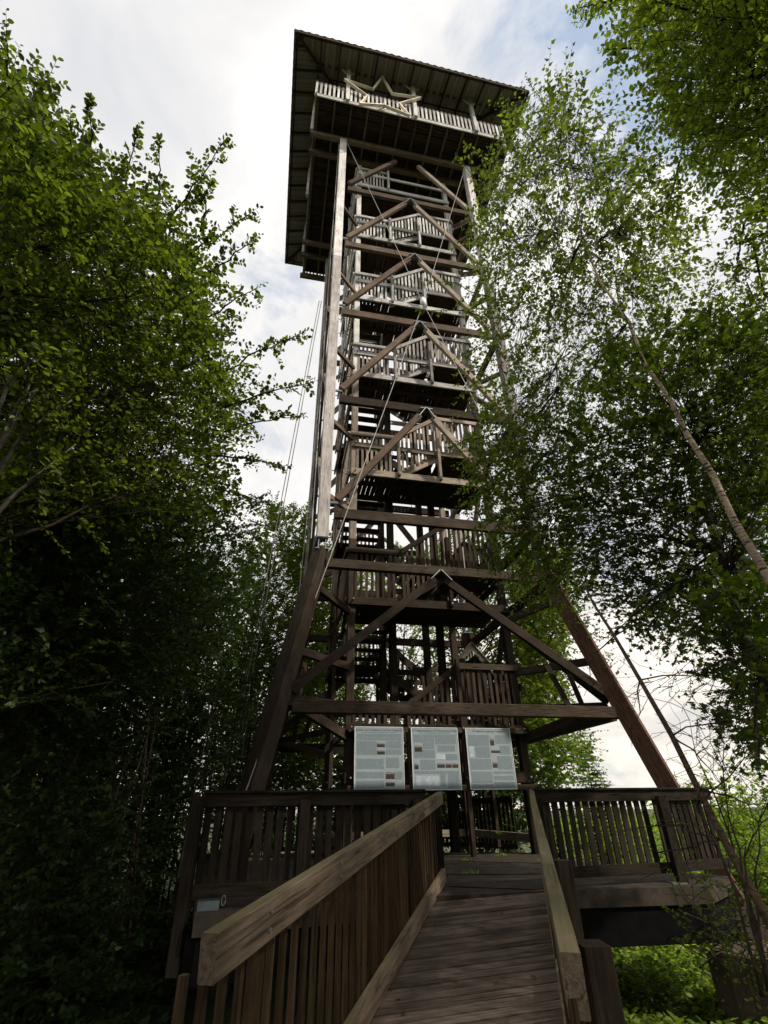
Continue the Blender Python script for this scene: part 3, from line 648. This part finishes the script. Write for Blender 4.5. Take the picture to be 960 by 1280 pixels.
def samp(P, n_):
    xs = [p[0] for p in P]; ys = [p[1] for p in P]; o = []
    while len(o) < n_:
        x, y = rng.uniform(min(xs), max(xs)), rng.uniform(min(ys), max(ys))
        if inpoly(x, y, P): o.append((x, y))
    return o
def curve(p, q, sag, n_=7, wob=.03):
    p, q = Vector(p), Vector(q); L_ = (q-p).length; pts = []
    for i in range(n_):
        t = i/(n_-1); w_ = math.sin(t*math.pi)
        pts.append(p.lerp(q, t)+Vector((rng.normal(0, wob*L_*w_*.4), rng.normal(0, wob*L_*w_*.4), sag*L_*w_)))
    return pts
def tree(name, label, cat, trunk, rad, vols, leaf, ls, shape, bark, nleaf=13, tl=.6, group=None, droop=.15, flat=.6, shoots=(), twig=True, limb_r=.35, branches=True, ns=8, bbark=None, hang=0):
    """trunk: world points; vols: (list of spray origins (world)); limbs are grown from the trunk to groups of sprays"""
    base = Vector(trunk[0]); root = empty(name, base, 0, label=label, cat=cat, group=group)
    tp = [Vector(p)-base for p in trunk]
    a = Acc(); n_ = len(tp); a.tube(tp, [rad*(1-.93*i/(n_-1)) for i in range(n_)], 10); a.build('trunk', bark, root, True)
    cr = Crown(hang); org = [Vector(p)-base for p in vols]
    # group spray origins by a coarse grid; one limb per cell, one branchlet per spray
    cells = {}
    for p in org: cells.setdefault((round(p.x/1.7), round(p.y/1.7), round(p.z/1.7)), []).append(p)
    br = Acc()
    for ps in cells.values():
        c = sum(ps, Vector())/len(ps)
        best = min(range(n_), key=lambda i: (tp[i]-c).length+(3*max(0, tp[i].z-c.z+.3)))
        s0 = tp[best]; L_ = (c-s0).length
        cv = curve(s0, c, .05, 7, .12)
        if branches:
            r0 = min(rad*limb_r, .004+.008*L_)
            if L_ > .3: br.tube(cv, [max(.004, r0*(1-.8*i/6)) for i in range(7)], 5)
        for p in ps:
            j = cv[int(rng.integers(3, 7))]; dirv = (p-j)
            if branches and dirv.length > .15 and rng.random() < .45: br.tube([j, j.lerp(p, .5)+Vector(rng.normal(0, .05, 3)), p], [.005, .0042, .003], 3)
            out = (p-tp[best]); out.z *= .4
            if out.length < .1: out = Vector(rng.normal(0, 1, 3))
            dd = norm(np.array(out.normalized())*.8+rng.normal(0, .55, 3)+np.array([0, 0, .12]))
            cr.spray(p, dd, tl*rng.uniform(.6, 1.2), nleaf, ls, flat, droop, twig)
    for (p, q, k, sl_) in shoots:                         # long leading shoots with side twigs
        p, q = Vector(p)-base, Vector(q)-base; cv = curve(p, q, .04, 9, .05); br.tube(cv, [.012*(1-.8*i/8)+.002 for i in range(9)], 5)
        ax = (q-p).normalized()
        for i in range(k):
            t = (i+.5)/k; x = t*8; c = cv[int(x)].lerp(cv[min(8, int(x)+1)], x-int(x))
            sd_ = norm(np.array(ax)*.9+rng.normal(0, .7, 3)); cr.spray(c, sd_, sl_*(1.1-.75*t)*rng.uniform(.7, 1.2), max(4, int(nleaf*(1.05-.5*t))), ls*(1.05-.25*t), flat, droop, twig)
        cr.spray(cv[7], ax, sl_*.6, 8, ls*.8, flat, 0, twig)
    if br.v and branches: br.build('branches', bbark or bark, root, True).name = 'branch'
    cr.build(root, leaf, bbark or bark, shape)
    return root
DENS = 2.2
def px_fill(poly, n_, r0, r1, pw=1.0): n_ = int(n_*DENS); return [at_r(x, y, r0+(r1-r0)*rng.random()**pw) for x, y in samp(poly, n_)]
def sh(x0, y0, x1, y1, r, k=12, sl_=.5): return (at_r(x0, y0, r), at_r(x1, y1, r*.98), k, sl_)
G = lambda x, y: Vector((x, y, gh(x, y)-.1))

# --- left: the big beech
up1 = [(-40, 120), (0, 120), (35, 160), (65, 205), (105, 245), (150, 255), (190, 290), (220, 310), (248, 350), (255, 420), (272, 470), (285, 510), (262, 560), (255, 640), (-60, 660)]
lo1 = [(-60, 620), (270, 620), (300, 690), (255, 800), (180, 870), (-60, 900)]
shoots = [sh(10, 130, 8, 50, 7.6), sh(30, 160, 58, 100, 7.8), sh(85, 220, 88, 60+90, 8, 8, .3), sh(112, 240, 113, 128, 8.2, 14, .28), sh(150, 250, 173, 168, 8, 10, .35), sh(195, 270, 200, 178, 8, 8, .3), sh(200, 290, 280, 178, 7.8, 16, .42),
          sh(235, 320, 314, 266, 7.6, 12, .4), sh(250, 350, 318, 300, 7.5, 10, .35), sh(255, 400, 322, 360, 7.4, 10, .4), sh(270, 470, 380, 415, 7.2, 15, .42), sh(280, 510, 392, 478, 7.0, 16, .42), sh(280, 540, 372, 520, 7.0, 13, .42), sh(270, 570, 352, 582, 7, 12, .4), sh(265, 610, 338, 632, 7, 12, .4), sh(30, 300, 40, 190, 7, 8, .4), sh(250, 290, 262, 225, 7.9, 8, .3)]
b0 = G(-5.6, 3.2)
tree('beech_tree', 'large spreading beech at the left with long leafy shoots against the sky', 'tree',
     [b0, b0+Vector((.1, 0, 3)), b0+Vector((.2, .1, 6)), b0+Vector((.1, .1, 8)), b0+Vector((.0, .0, 9.3))], .2,
     px_fill(up1, 1200, 6.2, 9.5, .8), M['beech'], .09, 'oval', M['bark'], shoots=shoots, nleaf=15, tl=.65, flat=.55)
b1 = G(-6.4, 6.0)
tree('beech_tree', 'darker beech filling the shade below and behind the large left beech', 'tree',
     [b1, b1+Vector((.3, .1, 3)), b1+Vector((.3, .4, 6)), b1+Vector((.8, .4, 9.5)), b1+Vector((1.2, .5, 12))], .17,
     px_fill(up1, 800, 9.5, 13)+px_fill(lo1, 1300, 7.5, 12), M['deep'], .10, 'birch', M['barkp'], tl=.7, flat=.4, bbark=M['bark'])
# --- pale curved stems of a hazel at the left edge
hzp = at_r(-75, 650, 5.9)
hz = empty('hazel_bush', G(hzp.x, hzp.y), 0, label='multi-stemmed hazel with pale arching stems at the left edge', cat='bush'); hb = Vector(hz.location)
cr = Crown()
for (ax, ay, bx_, by, cx, cy, r) in ((-30, 620, 25, 500, 75, 470, 5.9), (-30, 640, 30, 540, 90, 500, 6.0), (-20, 660, 40, 600, 95, 555, 5.8), (-20, 560, 10, 480, 60, 430, 5.9), (-30, 600, 15, 540, 45, 460, 6.0)):
    p = [at_r(ax, ay, r)-hb, at_r(bx_, by, r)-hb, at_r(cx, cy, r)-hb]; p0 = Vector((rng.normal(0, .15), rng.normal(0, .15), 0))
    pts = [p0, p0.lerp(p[0], .5)+Vector((-.2, 0, 0)), p[0], p[0].lerp(p[1], .5)+Vector((0, 0, .05)), p[1], p[2]]
    a = Acc(); a.tube(pts, [.035, .03, .024, .02, .016, .006], 6); a.build('stem', M['barkp'], hz, True)
    for _ in range(14): cr.spray(pts[4].lerp(pts[5], rng.random()), rng.normal(0, 1, 3)+np.array([.5, 0, .3]), .5, 9, .08)
cr.build(hz, M['beech'], M['bark'], 'oval')
# --- deep wood behind, left: rows of dark trees
k = 0
desc = ['nearest dark tree at the far left edge of the wood', 'dark tree left of the ramp, deep in the shaded wood', 'dark tree in the middle of the shaded wood', 'slim dark tree close to the left platform railing', 'tall dark tree behind the first row of the left wood', 'broad dark tree at the back of the left wood', 'leafy dark tree behind the left end of the railing', 'dark tree at the far back left under the beech']
for (x, y, poly, n_, r0, r1, rr) in (
    (-7.5, 7.5, [(-60, 600), (90, 600), (110, 1250), (-60, 1290)], 700, 8.5, 11.5, .13),
    (-7.0, 9.8, [(40, 700), (190, 700), (200, 1230), (40, 1270)], 330, 9.5, 13, .12),
    (-8.2, 12.5, [(60, 640), (240, 650), (210, 1100), (60, 1150)], 330, 12, 16, .14),
    (-4.9, 12.0, [(170, 700), (290, 720), (275, 960), (180, 1010)], 420, 11.5, 14.5, .09),
    (-10.5, 11.5, [(-60, 560), (120, 560), (140, 1080), (-60, 1120)], 600, 13, 17, .16),
    (-12, 17, [(-60, 600), (250, 640), (220, 1080), (-60, 1080)], 800, 17, 23, .2),
    (-6.6, 17.5, [(200, 720), (330, 760), (300, 985), (190, 1010)], 260, 16, 20, .12),
    (-16, 20, [(-60, 500), (160, 560), (160, 1080), (-60, 1080)], 600, 22, 28, .2)):
    b = G(x, y); H_ = 8+rr*20
    big = 1 if r1 < 15 else 1.5
    tree('woodland_tree', desc[k], 'tree', [b, b+Vector((.1, 0, H_*.35)), b+Vector((-.1, .2, H_*.7)), b+Vector((.1, .1, H_))], rr,
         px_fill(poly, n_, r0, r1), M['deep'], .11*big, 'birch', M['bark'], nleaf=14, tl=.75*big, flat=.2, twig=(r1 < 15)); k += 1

# --- thin saplings standing in the shade of the left wood (copies of four)
protos = []
for i in range(4):
    b = Vector((0, 0, 0)); H_ = rng.uniform(5, 8); root = empty('woodland_sapling', b, 0, label='thin dark sapling among many others in the shaded undergrowth left of the ramp', cat='sapling', group='thin saplings crowding the left undergrowth')
    pts = [b+Vector((.12*math.sin(t*2+i)*t, .1*math.cos(t*3+i)*t, H_*t)) for t in np.linspace(0, 1, 8)]
    a = Acc(); a.tube(pts, [.02*(1-.75*t)+.004 for t in np.linspace(0, 1, 8)], 6); a.build('trunk', M['bark'], root, True)
    cr = Crown()
    for j in range(60):
        t = rng.uniform(.2, 1); p = pts[int(t*7)]; d = rng.normal(0, 1, 3)*np.array([1, 1, .3])+np.array([0, 0, .3]); cr.spray(p, d, rng.uniform(.3, .8)*(1.2-t*.6), 8, .06, .3)
    cr.build(root, M['deep'], M['bark'], 'birch'); protos.append(root)
spots = []
while len(spots) < 170:
    x = rng.uniform(-12, -3.0); y = rng.uniform(7.2, 19)
    if x < -3.2-.02*y and (y > 9.5 or x < -4.2) and all((x-a_)**2+(y-b_)**2 > .05 for a_, b_ in spots): spots.append((x, y))
for i, (x, y) in enumerate(spots):
    src = protos[i % 4]
    if i < 4: o = src
    else:
        o = src.copy(); col.objects.link(o)
        for ch in src.children: c = ch.copy(); col.objects.link(c); c.parent = o
    o.location = G(x, y); o.rotation_euler = (rng.normal(0, .05), rng.normal(0, .05), rng.uniform(0, 6.28)); s = rng.uniform(.75, 1.2); o.scale = (s, s, s)

# --- brighter trees behind the tower
k = 0
desc = ['sunlit bushy tree rising behind the left legs of the tower', 'green tree seen through the lower left of the tower', 'green tree seen through the middle of the tower', 'sunlit tree behind the right side of the inner stair', 'round tree at the right behind the splayed tower leg', 'low tree behind the boards at the back of the tower', 'small ragged tree over the right end of the boards']
for (x, y, poly, n_, r0, r1, mm) in (
    (-5.6, 22, [(335, 640), (385, 650), (400, 720), (400, 985), (270, 985), (290, 780), (310, 700)], 650, 20, 26, 'far'),
    (-3.0, 26, [(380, 700), (440, 690), (450, 980), (360, 985)], 350, 24, 29, 'far'),
    (1.0, 28, [(430, 700), (540, 690), (560, 1000), (430, 1000)], 420, 25, 31, 'far'),
    (4.2, 26, [(540, 690), (660, 660), (690, 780), (690, 900), (660, 990), (540, 1000)], 620, 22, 28, 'far'),
    (7.0, 25, [(640, 700), (700, 690), (715, 740), (700, 830), (710, 870), (690, 905), (650, 900)], 330, 20, 25, 'far'),
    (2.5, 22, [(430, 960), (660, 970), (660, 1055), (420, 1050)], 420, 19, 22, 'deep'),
    (6.0, 23, [(655, 880), (700, 905), (730, 935), (700, 990), (655, 990)], 110, 20, 23, 'far')):
    b = G(x, y); top = 12 if k < 5 else 5
    tree('background_tree', desc[k], 'tree', [b, b+Vector((.1, 0, top*.3)), b+Vector((-.2, .2, top*.65)), b+Vector((.1, .1, top))], .16,
         px_fill(poly, int(n_*(1.7 if k < 2 else 1.2)), r0, r1), M['beech' if k < 2 else 'birch' if k in (3, 4) else mm], .17, 'birch', M['bark'], nleaf=20, tl=1.3, flat=.2, twig=False); k += 1

# --- spruce
b = at_r(745, 1010, 26); b.z = gh(b.x, b.y); tip = at_r(740, 930, 26); H_ = tip.z-b.z
sp = empty('spruce_tree', b, 0, label='small spruce tip standing beyond the right platform railing', cat='tree')
a = Acc(); a.tube([(0, 0, 0), (0, 0, H_)], [.08, .01], 7); a.build('trunk', M['bark'], sp, True); cr = Crown()
for z in np.arange(.4, H_, .14):
    rad_ = .25+(H_-z)*.42
    for an in rng.uniform(0, 6.28, 8): cr.spray((0, 0, z), (math.cos(an), math.sin(an), .25), rad_*rng.uniform(.6, 1.1), int(10+rad_*22), .19, .3, .25, True, .01)
cr.build(sp, M['spruce'], M['bark'], 'thin')

# --- birch on the right, leaning trunk before the tower
bt = [at_r(x, y, r) for x, y, r in ((1000, 800, 6.1), (958, 718, 6.2), (918, 652, 6.5), (890, 592, 6.75), (858, 542, 7.1), (838, 500, 7.3), (806, 455, 7.7), (786, 402, 8.1), (750, 352, 8.7), (728, 300, 9.3), (712, 200, 10.6), (705, 130, 11.8))]
foot = Vector((bt[0].x+.25, bt[0].y+.1, gh(bt[0].x, bt[0].y)-.1)); bt = [foot]+bt
bp1 = [(706, 112), (735, 150), (790, 180), (850, 270), (850, 360), (800, 440), (740, 480), (690, 540), (655, 640), (620, 655), (600, 560), (600, 480), (590, 430), (605, 360), (600, 300), (605, 230), (640, 175), (665, 130)]
bp2 = [(590, 540), (700, 520), (740, 620), (700, 760), (640, 730), (600, 640)]
bs = [sh(680, 200, 632, 128, 13, 12, .5), sh(700, 180, 712, 96, 14, 10, .4), sh(740, 200, 770, 150, 13, 9, .4), sh(660, 240, 585, 182, 12.5, 14, .5), sh(650, 300, 568, 192, 12.5, 10, .35), sh(640, 380, 530, 350, 11, 16, .4), sh(640, 400, 520, 400-12, 11, 14, .35), sh(620, 480, 575, 440, 11, 8, .4), sh(650, 540, 560, 560, 10, 14, .45),
      sh(640, 600, 580, 640, 10, 12, .4), sh(660, 660, 600, 710, 10, 12, .4), sh(690, 160, 660, 100, 13.5, 9, .35), sh(780, 230, 830, 190, 12.5, 9, .4)]
tree('birch_tree', 'tall slender birch in front of the tower with a pale leaning trunk and airy crown', 'tree', bt, .05,
     px_fill(bp1, 800, 9.0, 13.2)+px_fill(bp2, 270, 8.6, 10.5)+px_fill([(700, 250), (800, 300), (900, 560), (940, 720), (880, 700), (760, 470)], 25, 6.2, 8.2), M['birch'], .10, 'birch', M['barkb'], nleaf=10, tl=.6, shoots=bs, droop=.35, flat=.15, limb_r=.13, bbark=M['bark'], hang=.6)
# --- maple right
mt = [at_r(x, y, r) for x, y, r in ((975, 880, 7.0), (925, 790, 7.2), (900, 690, 8.2), (860, 580, 9.0), (820, 480, 9.8))]
mt = [G(mt[0].x+.4, mt[0].y)]+mt
mp1 = [(715, 540), (770, 450), (860, 410), (980, 400), (980, 770), (900, 760), (860, 800), (790, 780), (750, 750), (715, 690)]
mp2 = [(880, 740), (980, 740), (980, 930), (930, 930), (905, 880), (900, 800)]
ms = [sh(860, 720, 770, 790, 6.4, 12, .4), sh(900, 740, 850, 818, 6.3, 10, .4), sh(760, 680, 690, 730, 7, 12, .4), sh(940, 820, 905, 905, 6.3, 8, .3), sh(945, 860, 950, 955, 6.0, 9, .3), sh(740, 560, 660, 520, 7.8, 12, .4), sh(740, 620, 650, 640, 7.5, 12, .4)]
tree('maple_tree', 'dark broad-leaved maple overhanging the right side below the birch crown', 'tree', mt, .11,
     px_fill(mp1, 1300, 7.6, 11, .9)+px_fill(mp2, 160, 6.4, 8), M['maple'], .10, 'maple', M['bark'], nleaf=8, tl=.55, shoots=ms, flat=.6)
# --- crown at the top right
hp = [(760, -60), (775, 0), (805, 45), (822, 95), (838, 150), (865, 195), (900, 235), (935, 265), (980, 290), (1040, 100), (1020, -80)]
hs = [sh(770, 0, 724, 10, 8, 8, .3), sh(790, 60, 762, 62, 8, 7, .3), sh(850, 200, 836, 262, 8, 8, .35), sh(930, 280, 920, 350, 7.8, 10, .35), sh(940, 300, 985, 440, 7.8, 14, .35), sh(990, 350, 900, 330, 8, 10, .35), sh(1000, 280, 935, 300, 8, 10, .4)]
ht = G(7.2, 2.2)
tree('hornbeam_tree', 'yellow-green sunlit crown reaching in from the top right corner', 'tree', [ht, ht+Vector((0, 0, 4)), ht+Vector((-.3, .1, 8)), ht+Vector((-.8, .2, 12))], .2,
     px_fill(hp, 620, 7, 10.5)+[Vector((7.6, .8, 6.2))+Vector(rng.normal(0, 1.3, 3)) for _ in range(900)], M['horn'], .075, 'oval', M['bark'], nleaf=13, tl=.5, shoots=hs, flat=.3)  # second batch of sprays is out of view, added to keep sun off the ramp
rp_ = [(905, 520), (980, 480), (980, 700), (900, 660), (880, 600)]
ht2 = G(8.4, 7.2)
tree('hornbeam_tree', 'second hornbeam behind the birch trunk at the right edge', 'tree', [ht2, ht2+Vector((0, 0, 4)), ht2+Vector((-.3, .1, 8)), ht2+Vector((-.5, .2, 11))], .14,
     px_fill([(885, 345), (980, 320), (980, 520), (890, 480)], 55, 9.0, 12)+px_fill(rp_, 200, 9.5, 13), M['birch'], .075, 'birch', M['bark'], nleaf=12, tl=.6, flat=.2)

# --- thin leaning young tree in front of the right railing
tt = [at_r(x, y, r) for x, y, r in ((985, 1195, 4.9), (955, 1140, 4.95), (905, 1050, 5.1), (872, 985, 5.2), (840, 920, 5.35), (800, 850, 5.6), (768, 795, 5.9), (742, 755, 6.1), (725, 720, 6.4))]
yt = empty('young_tree', G(tt[0].x+.3, tt[0].y), 0, label='thin bare-stemmed young tree leaning left across the right railing', cat='tree'); yb = Vector(yt.location)
a = Acc(); pts = [Vector((0, 0, 0))]+[p-yb for p in tt]; a.tube(pts, [.045, .034, .032, .029, .026, .024, .02, .017, .014, .008], 8); a.build('trunk', M['barkt'], yt, True)
cr = Crown(); br = Acc()
for (i, px, py, r) in ((4, 905, 985, 5.2), (4, 930, 900, 5.2), (5, 790, 935, 5.5), (6, 830, 770, 5.9), (5, 905, 860, 5.3), (3, 960, 1040, 4.9), (7, 812, 750, 5.8), (6, 730, 870, 5.9), (2, 800, 1100, 5.0), (2, 760, 1045, 5.2)):
    q = at_r(px, py, r)-yb; cv = curve(pts[i+1], q, .1, 6, .3); br.tube(cv, [.008, .007, .006, .005, .003, .002], 4)
    for _ in range(5): w0 = cv[int(rng.integers(2, 5))]; br.tube(curve(w0, w0+Vector(rng.normal(0, .22, 3)), .1, 5, .3), [.003, .0028, .0024, .002, .0015], 3)
br.build('branch', M['bark'], yt, True)
for _ in range(16): cr.spray(at_r(rng.uniform(700, 760), rng.uniform(690, 760), 6.3)-yb, rng.normal(0, 1, 3), .4, 8, .06)
cr.build(yt, M['birch'], M['bark'], 'oval')
# --- leafless twiggy bush and rowan sprigs at the right edge
bb_ = empty('bare_bush', at_z(905, 1150, -1.3), 0, label='bare thin-twigged bush between the railing corner and the right edge', cat='bush'); b0_ = Vector(bb_.location); br = Acc()
for (path) in (((960, 1240), (925, 1080), (880, 960), (862, 900)), ((960, 1240), (935, 1110), (905, 985), (898, 905)), ((950, 1240), (945, 1120), (950, 1030), (985, 960)), ((955, 1240), (900, 1060), (870, 1010), (935, 950), (975, 900)), ((960, 1240), (930, 1120), (940, 1050), (972, 1000))):
    r = rng.uniform(4.6, 5.6); cv = [at_r(*q, r)-b0_ for q in path]
    fine = []
    for i in range(len(cv)-1): fine += [cv[i].lerp(cv[i+1], t)+Vector(rng.normal(0, .012, 3)) for t in (0, .33, .66)]
    fine.append(cv[-1]); br.tube(fine, list(np.linspace(.011, .002, len(fine))), 5)
    for _ in range(10):
        i = int(rng.integers(3, len(fine))); p = fine[i]; q = p+Vector(rng.normal(0, .3, 3))+Vector((0, 0, .1)); c2 = curve(p, q, .18, 7, .3); br.tube(c2, list(np.linspace(.0035, .0012, 7)), 3)
        c3 = curve(c2[3], c2[3]+Vector(rng.normal(0, .14, 3)), .15, 5, .3); br.tube(c3, list(np.linspace(.002, .001, 5)), 3)
br.build('branches', M['bark'], bb_, True).name = 'branch'
rw = empty('rowan_tree', G(6.4, 5.2), 0, label='rowan at the right edge with dark feathery leaf sprigs against the sky', cat='tree'); rb_ = Vector(rw.location)
a = Acc(); p1 = at_r(1005, 760, 6.0)-rb_; a.tube([Vector((0, 0, 0)), p1.lerp(Vector((0, 0, 0)), .5)+Vector((.15, 0, 0)), p1, at_r(990, 600, 6.4)-rb_], [.05, .045, .03, .01], 8); a.build('trunk', M['bark'], rw, True)
cr = Crown(); br = Acc()
for (x0, y0, x1, y1) in ((980, 800, 842, 858), (980, 810, 876, 838), (990, 880, 872, 900), (985, 900, 905, 920), (980, 820, 800, 862), (985, 860, 900, 870), (960, 810, 870, 865)):
    p, q = at_r(x0, y0, 5.5)-rb_, at_r(x1, y1, 5.3)-rb_; cv = curve(p, q, .05, 7, .08); br.tube(cv, list(np.linspace(.006, .002, 7)), 4); ax = (q-p).normalized()
    for t in (3, 4, 5, 6):
        for s in (-1, 1): cr.spray(cv[t], np.array(ax)+rng.normal(0, .5, 3), .17, 13, .045, .9, .2)
br.tube([p1, at_r(980, 805, 5.5)-rb_], [.012, .006], 5); br.build('branches', M['bark'], rw, True).name = 'branch'
cr.build(rw, M['deep'], M['bark'], 'thin')
# --- ivy on the right leg
iv = empty('ivy', W(3.3, -3.5, 6.4), 0, label='ivy sprays climbing over the top of the right splayed leg', cat='climbing plant'); ib = Vector(iv.location); cr = Crown()
for _ in range(150):
    t = rng.random()**1.3; p = W(3.08+.25*3.3*t, -3.08-.25*3.3*t-.1, 6.9-3.3*t)+Vector(rng.normal(0, .13, 3)); cr.spray(p-ib, rng.normal(0, 1, 3)-np.array([0, .5, 0]), .3, 7, .07, .2)
cr.build(iv, M['maple'], M['bark'], 'maple')
# --- bush in front of the platform corner
def bush(name, label, loc, pts_, n_, rad_, ls, mat, shape='oval', nl=9):
    root = empty(name, loc, 0, label=label, cat='bush'); lb = Vector(loc); br = Acc(); cr = Crown()
    for _ in range(n_):
        c = Vector(pts_[int(rng.integers(len(pts_)))])-lb; p = c+Vector(rng.normal(0, rad_, 3))
        cr.spray(p, rng.normal(0, 1, 3)+np.array([0, 0, .4]), rng.uniform(.2, .45), nl, ls, .3)
        if rng.random() < .25: br.tube(curve(Vector((rng.normal(0, .1), rng.normal(0, .1), 0)), p, .08, 6, .15), [.009, .008, .006, .005, .003, .002], 4)
    br.build('branches', M['bark'], root, True).name = 'branch'; cr.build(root, mat, M['bark'], shape)
bush('snowberry_bush', 'leafy dark green bush before the right platform corner, half hiding the pier', at_z(925, 1250, -1.35), [at_r(x, y, 6.2) for x, y in ((895, 1150), (925, 1130), (872, 1132), (935, 1170), (955, 1210), (910, 1170), (960, 1230), (890, 1165), (945, 1150))], 95, .13, .05, M['birch'])
bush('elder_bush', 'sunlit bush right of the railing corner at the meadow edge', G(10.2, 16.5), [at_r(x, y, 17) for x, y in ((915, 1030), (930, 1060), (905, 1075), (950, 1050), (895, 1010), (940, 1085))], 330, .42, .12, M['herb'])
bush('willow_bush', 'pale yellow-green bush far out on the meadow at the right edge', G(18, 25), [at_r(x, y, 29) for x, y in ((940, 1015), (960, 1020), (920, 1020), (975, 1030), (900, 1025))], 260, .8, .2, M['meadow'])
bush('bramble_bush', 'low bush in the shade behind the right railing balusters', G(5.4, 14.5), [at_r(x, y, 15) for x, y in ((700, 1050), (740, 1060), (780, 1055), (820, 1050), (850, 1060), (760, 1040))], 260, .45, .1, M['herb'])

bush('thicket', 'dark thicket filling the gaps behind the left platform railing', at_z(320, 1062, -1.4), [at_r(x, y, r) for x in range(235, 420, 14) for y, r in ((995, 18), (1020, 17), (1045, 16), (1068, 15))], 760, .4, .11, M['deep'])
# --- ground cover: leafy weeds near the platform, rough meadow beyond
def cover(name, x0, x1, y0, y1, n_, ls, hh, mat, label=None, mask=None, shape='oval'):
    x = rng.uniform(x0, x1, n_); y = y0+(y1-y0)*rng.random(n_)**1.5
    if mask: k = mask(x, y); x, y = x[k], y[k]
    nl = 5; m = len(x)
    z = np.array([gh(a_, b_) for a_, b_ in zip(x, y)])
    hum = .5+.5*np.sin(x*2.1+1.3*np.sin(y*1.7))*np.cos(y*1.9)
    h = hh*(.35+.9*hum)*rng.uniform(.5, 1.3, m)
    P = np.repeat(np.stack([x, y, z+h], 1), nl, 0); an = rng.uniform(0, 6.28, m*nl)
    D = np.stack([np.cos(an), np.sin(an), rng.uniform(-.2, .7, m*nl)], 1); Nn = np.stack([rng.normal(0, .4, m*nl), rng.normal(0, .4, m*nl), np.ones(m*nl)], 1)
    P = P+rng.normal(0, .04, P.shape)
    o = link(name, leaves_mesh(name, P, D, Nn, ls*rng.uniform(.5, 1.2, m*nl), mat, shape)); tag(o, label, None, None, 'stuff'); return o
cover('weeds', 1.8, 13, 5.5, 20, 26000, .10, .22, M['herb'], 'bright leafy weeds covering the ground right of the ramp')
cover('meadow_plants', 6, 60, 14, 90, 30000, .26, .55, M['meadow'], 'tall rough meadow plants reaching to the horizon at the right', mask=lambda x, y: (x > 4+.2*y))
cover('undergrowth', -13, -2.6, 3.0, 24, 12000, .12, .3, M['deep'], 'dark undergrowth on the floor of the left wood', shape='birch')

# --- litter and tufts on the platform and ramp
m_ = 90; P = []; 
for _ in range(m_):
    if rng.random() < .55: q = RP(rng.uniform(-6, -.6), rng.uniform(.0, 1.3)**1.0, .006); P.append((q.x, q.y, q.z+.004))
    else: P.append((rng.uniform(.8, 3.2), rng.uniform(8.2, 13), .012))
P = np.array(P); an = rng.uniform(0, 6.28, m_)
o = link('fallen_leaves', leaves_mesh('fallen_leaves', P, np.stack([np.cos(an), np.sin(an), rng.uniform(0, .3, m_)], 1), np.stack([rng.normal(0, .2, m_), rng.normal(0, .2, m_), np.ones(m_)], 1), rng.uniform(.03, .06, m_), leafm('dead_leaf', (.09, .05, .02), (.22, .15, .06), .2), 'oval')); stuff(o); o['label'] = 'scattered fallen leaves on the ramp planks and concrete'
tuf = [(1.25, 9.75), (1.5, 12.1), (2.9, 11.6), (.8, 13.4), (2.4, 13.2)]; P, D = [], []
for (x, y) in tuf:
    for _ in range(60): P.append((x+rng.normal(0, .06), y+rng.normal(0, .03), .0)); D.append((rng.normal(0, .6), rng.normal(0, .6), 1))
P = np.array(P); D = np.array(D); o = link('moss_tufts', leaves_mesh('moss_tufts', P, D, rng.normal(0, 1, P.shape), rng.uniform(.03, .07, len(P)), M['herb'], 'thin')); stuff(o); o['label'] = 'small tufts of grass in the joints of the concrete'
# --- unseen trees added round the camera to shade the ramp
k = 0
desc = ['unseen beech added for shade behind the viewer left of the ramp', 'unseen beech added for shade behind the viewer at the start of the ramp', 'unseen beech added for shade to the right behind the viewer', 'unseen beech added beyond the right edge to keep sun off the ramp']
for (x, y, z, n_) in ((-5.5, -4.0, 6.0, 700), (-1.0, -7.0, 6.0, 700), (5.0, -7.0, 6.0, 700), (8.5, -2.2, 6.5, 900)):
    b = G(x, y); v = []
    for _ in range(n_):
        d = Vector(norm(rng.normal(0, 1, 3)))*rng.random()**.4; v.append(Vector((x+d.x*3.6, y+d.y*3.6, z+d.z*5.0)))
    tree('beech_tree', desc[k], 'tree', [b, b+Vector((.1, 0, 5)), b+Vector((0, .2, 10)), b+Vector((.1, .1, 13))], .2, v, M['deep'], .21, 'birch', M['bark'], nleaf=14, tl=1.2, flat=.2, twig=False); k += 1
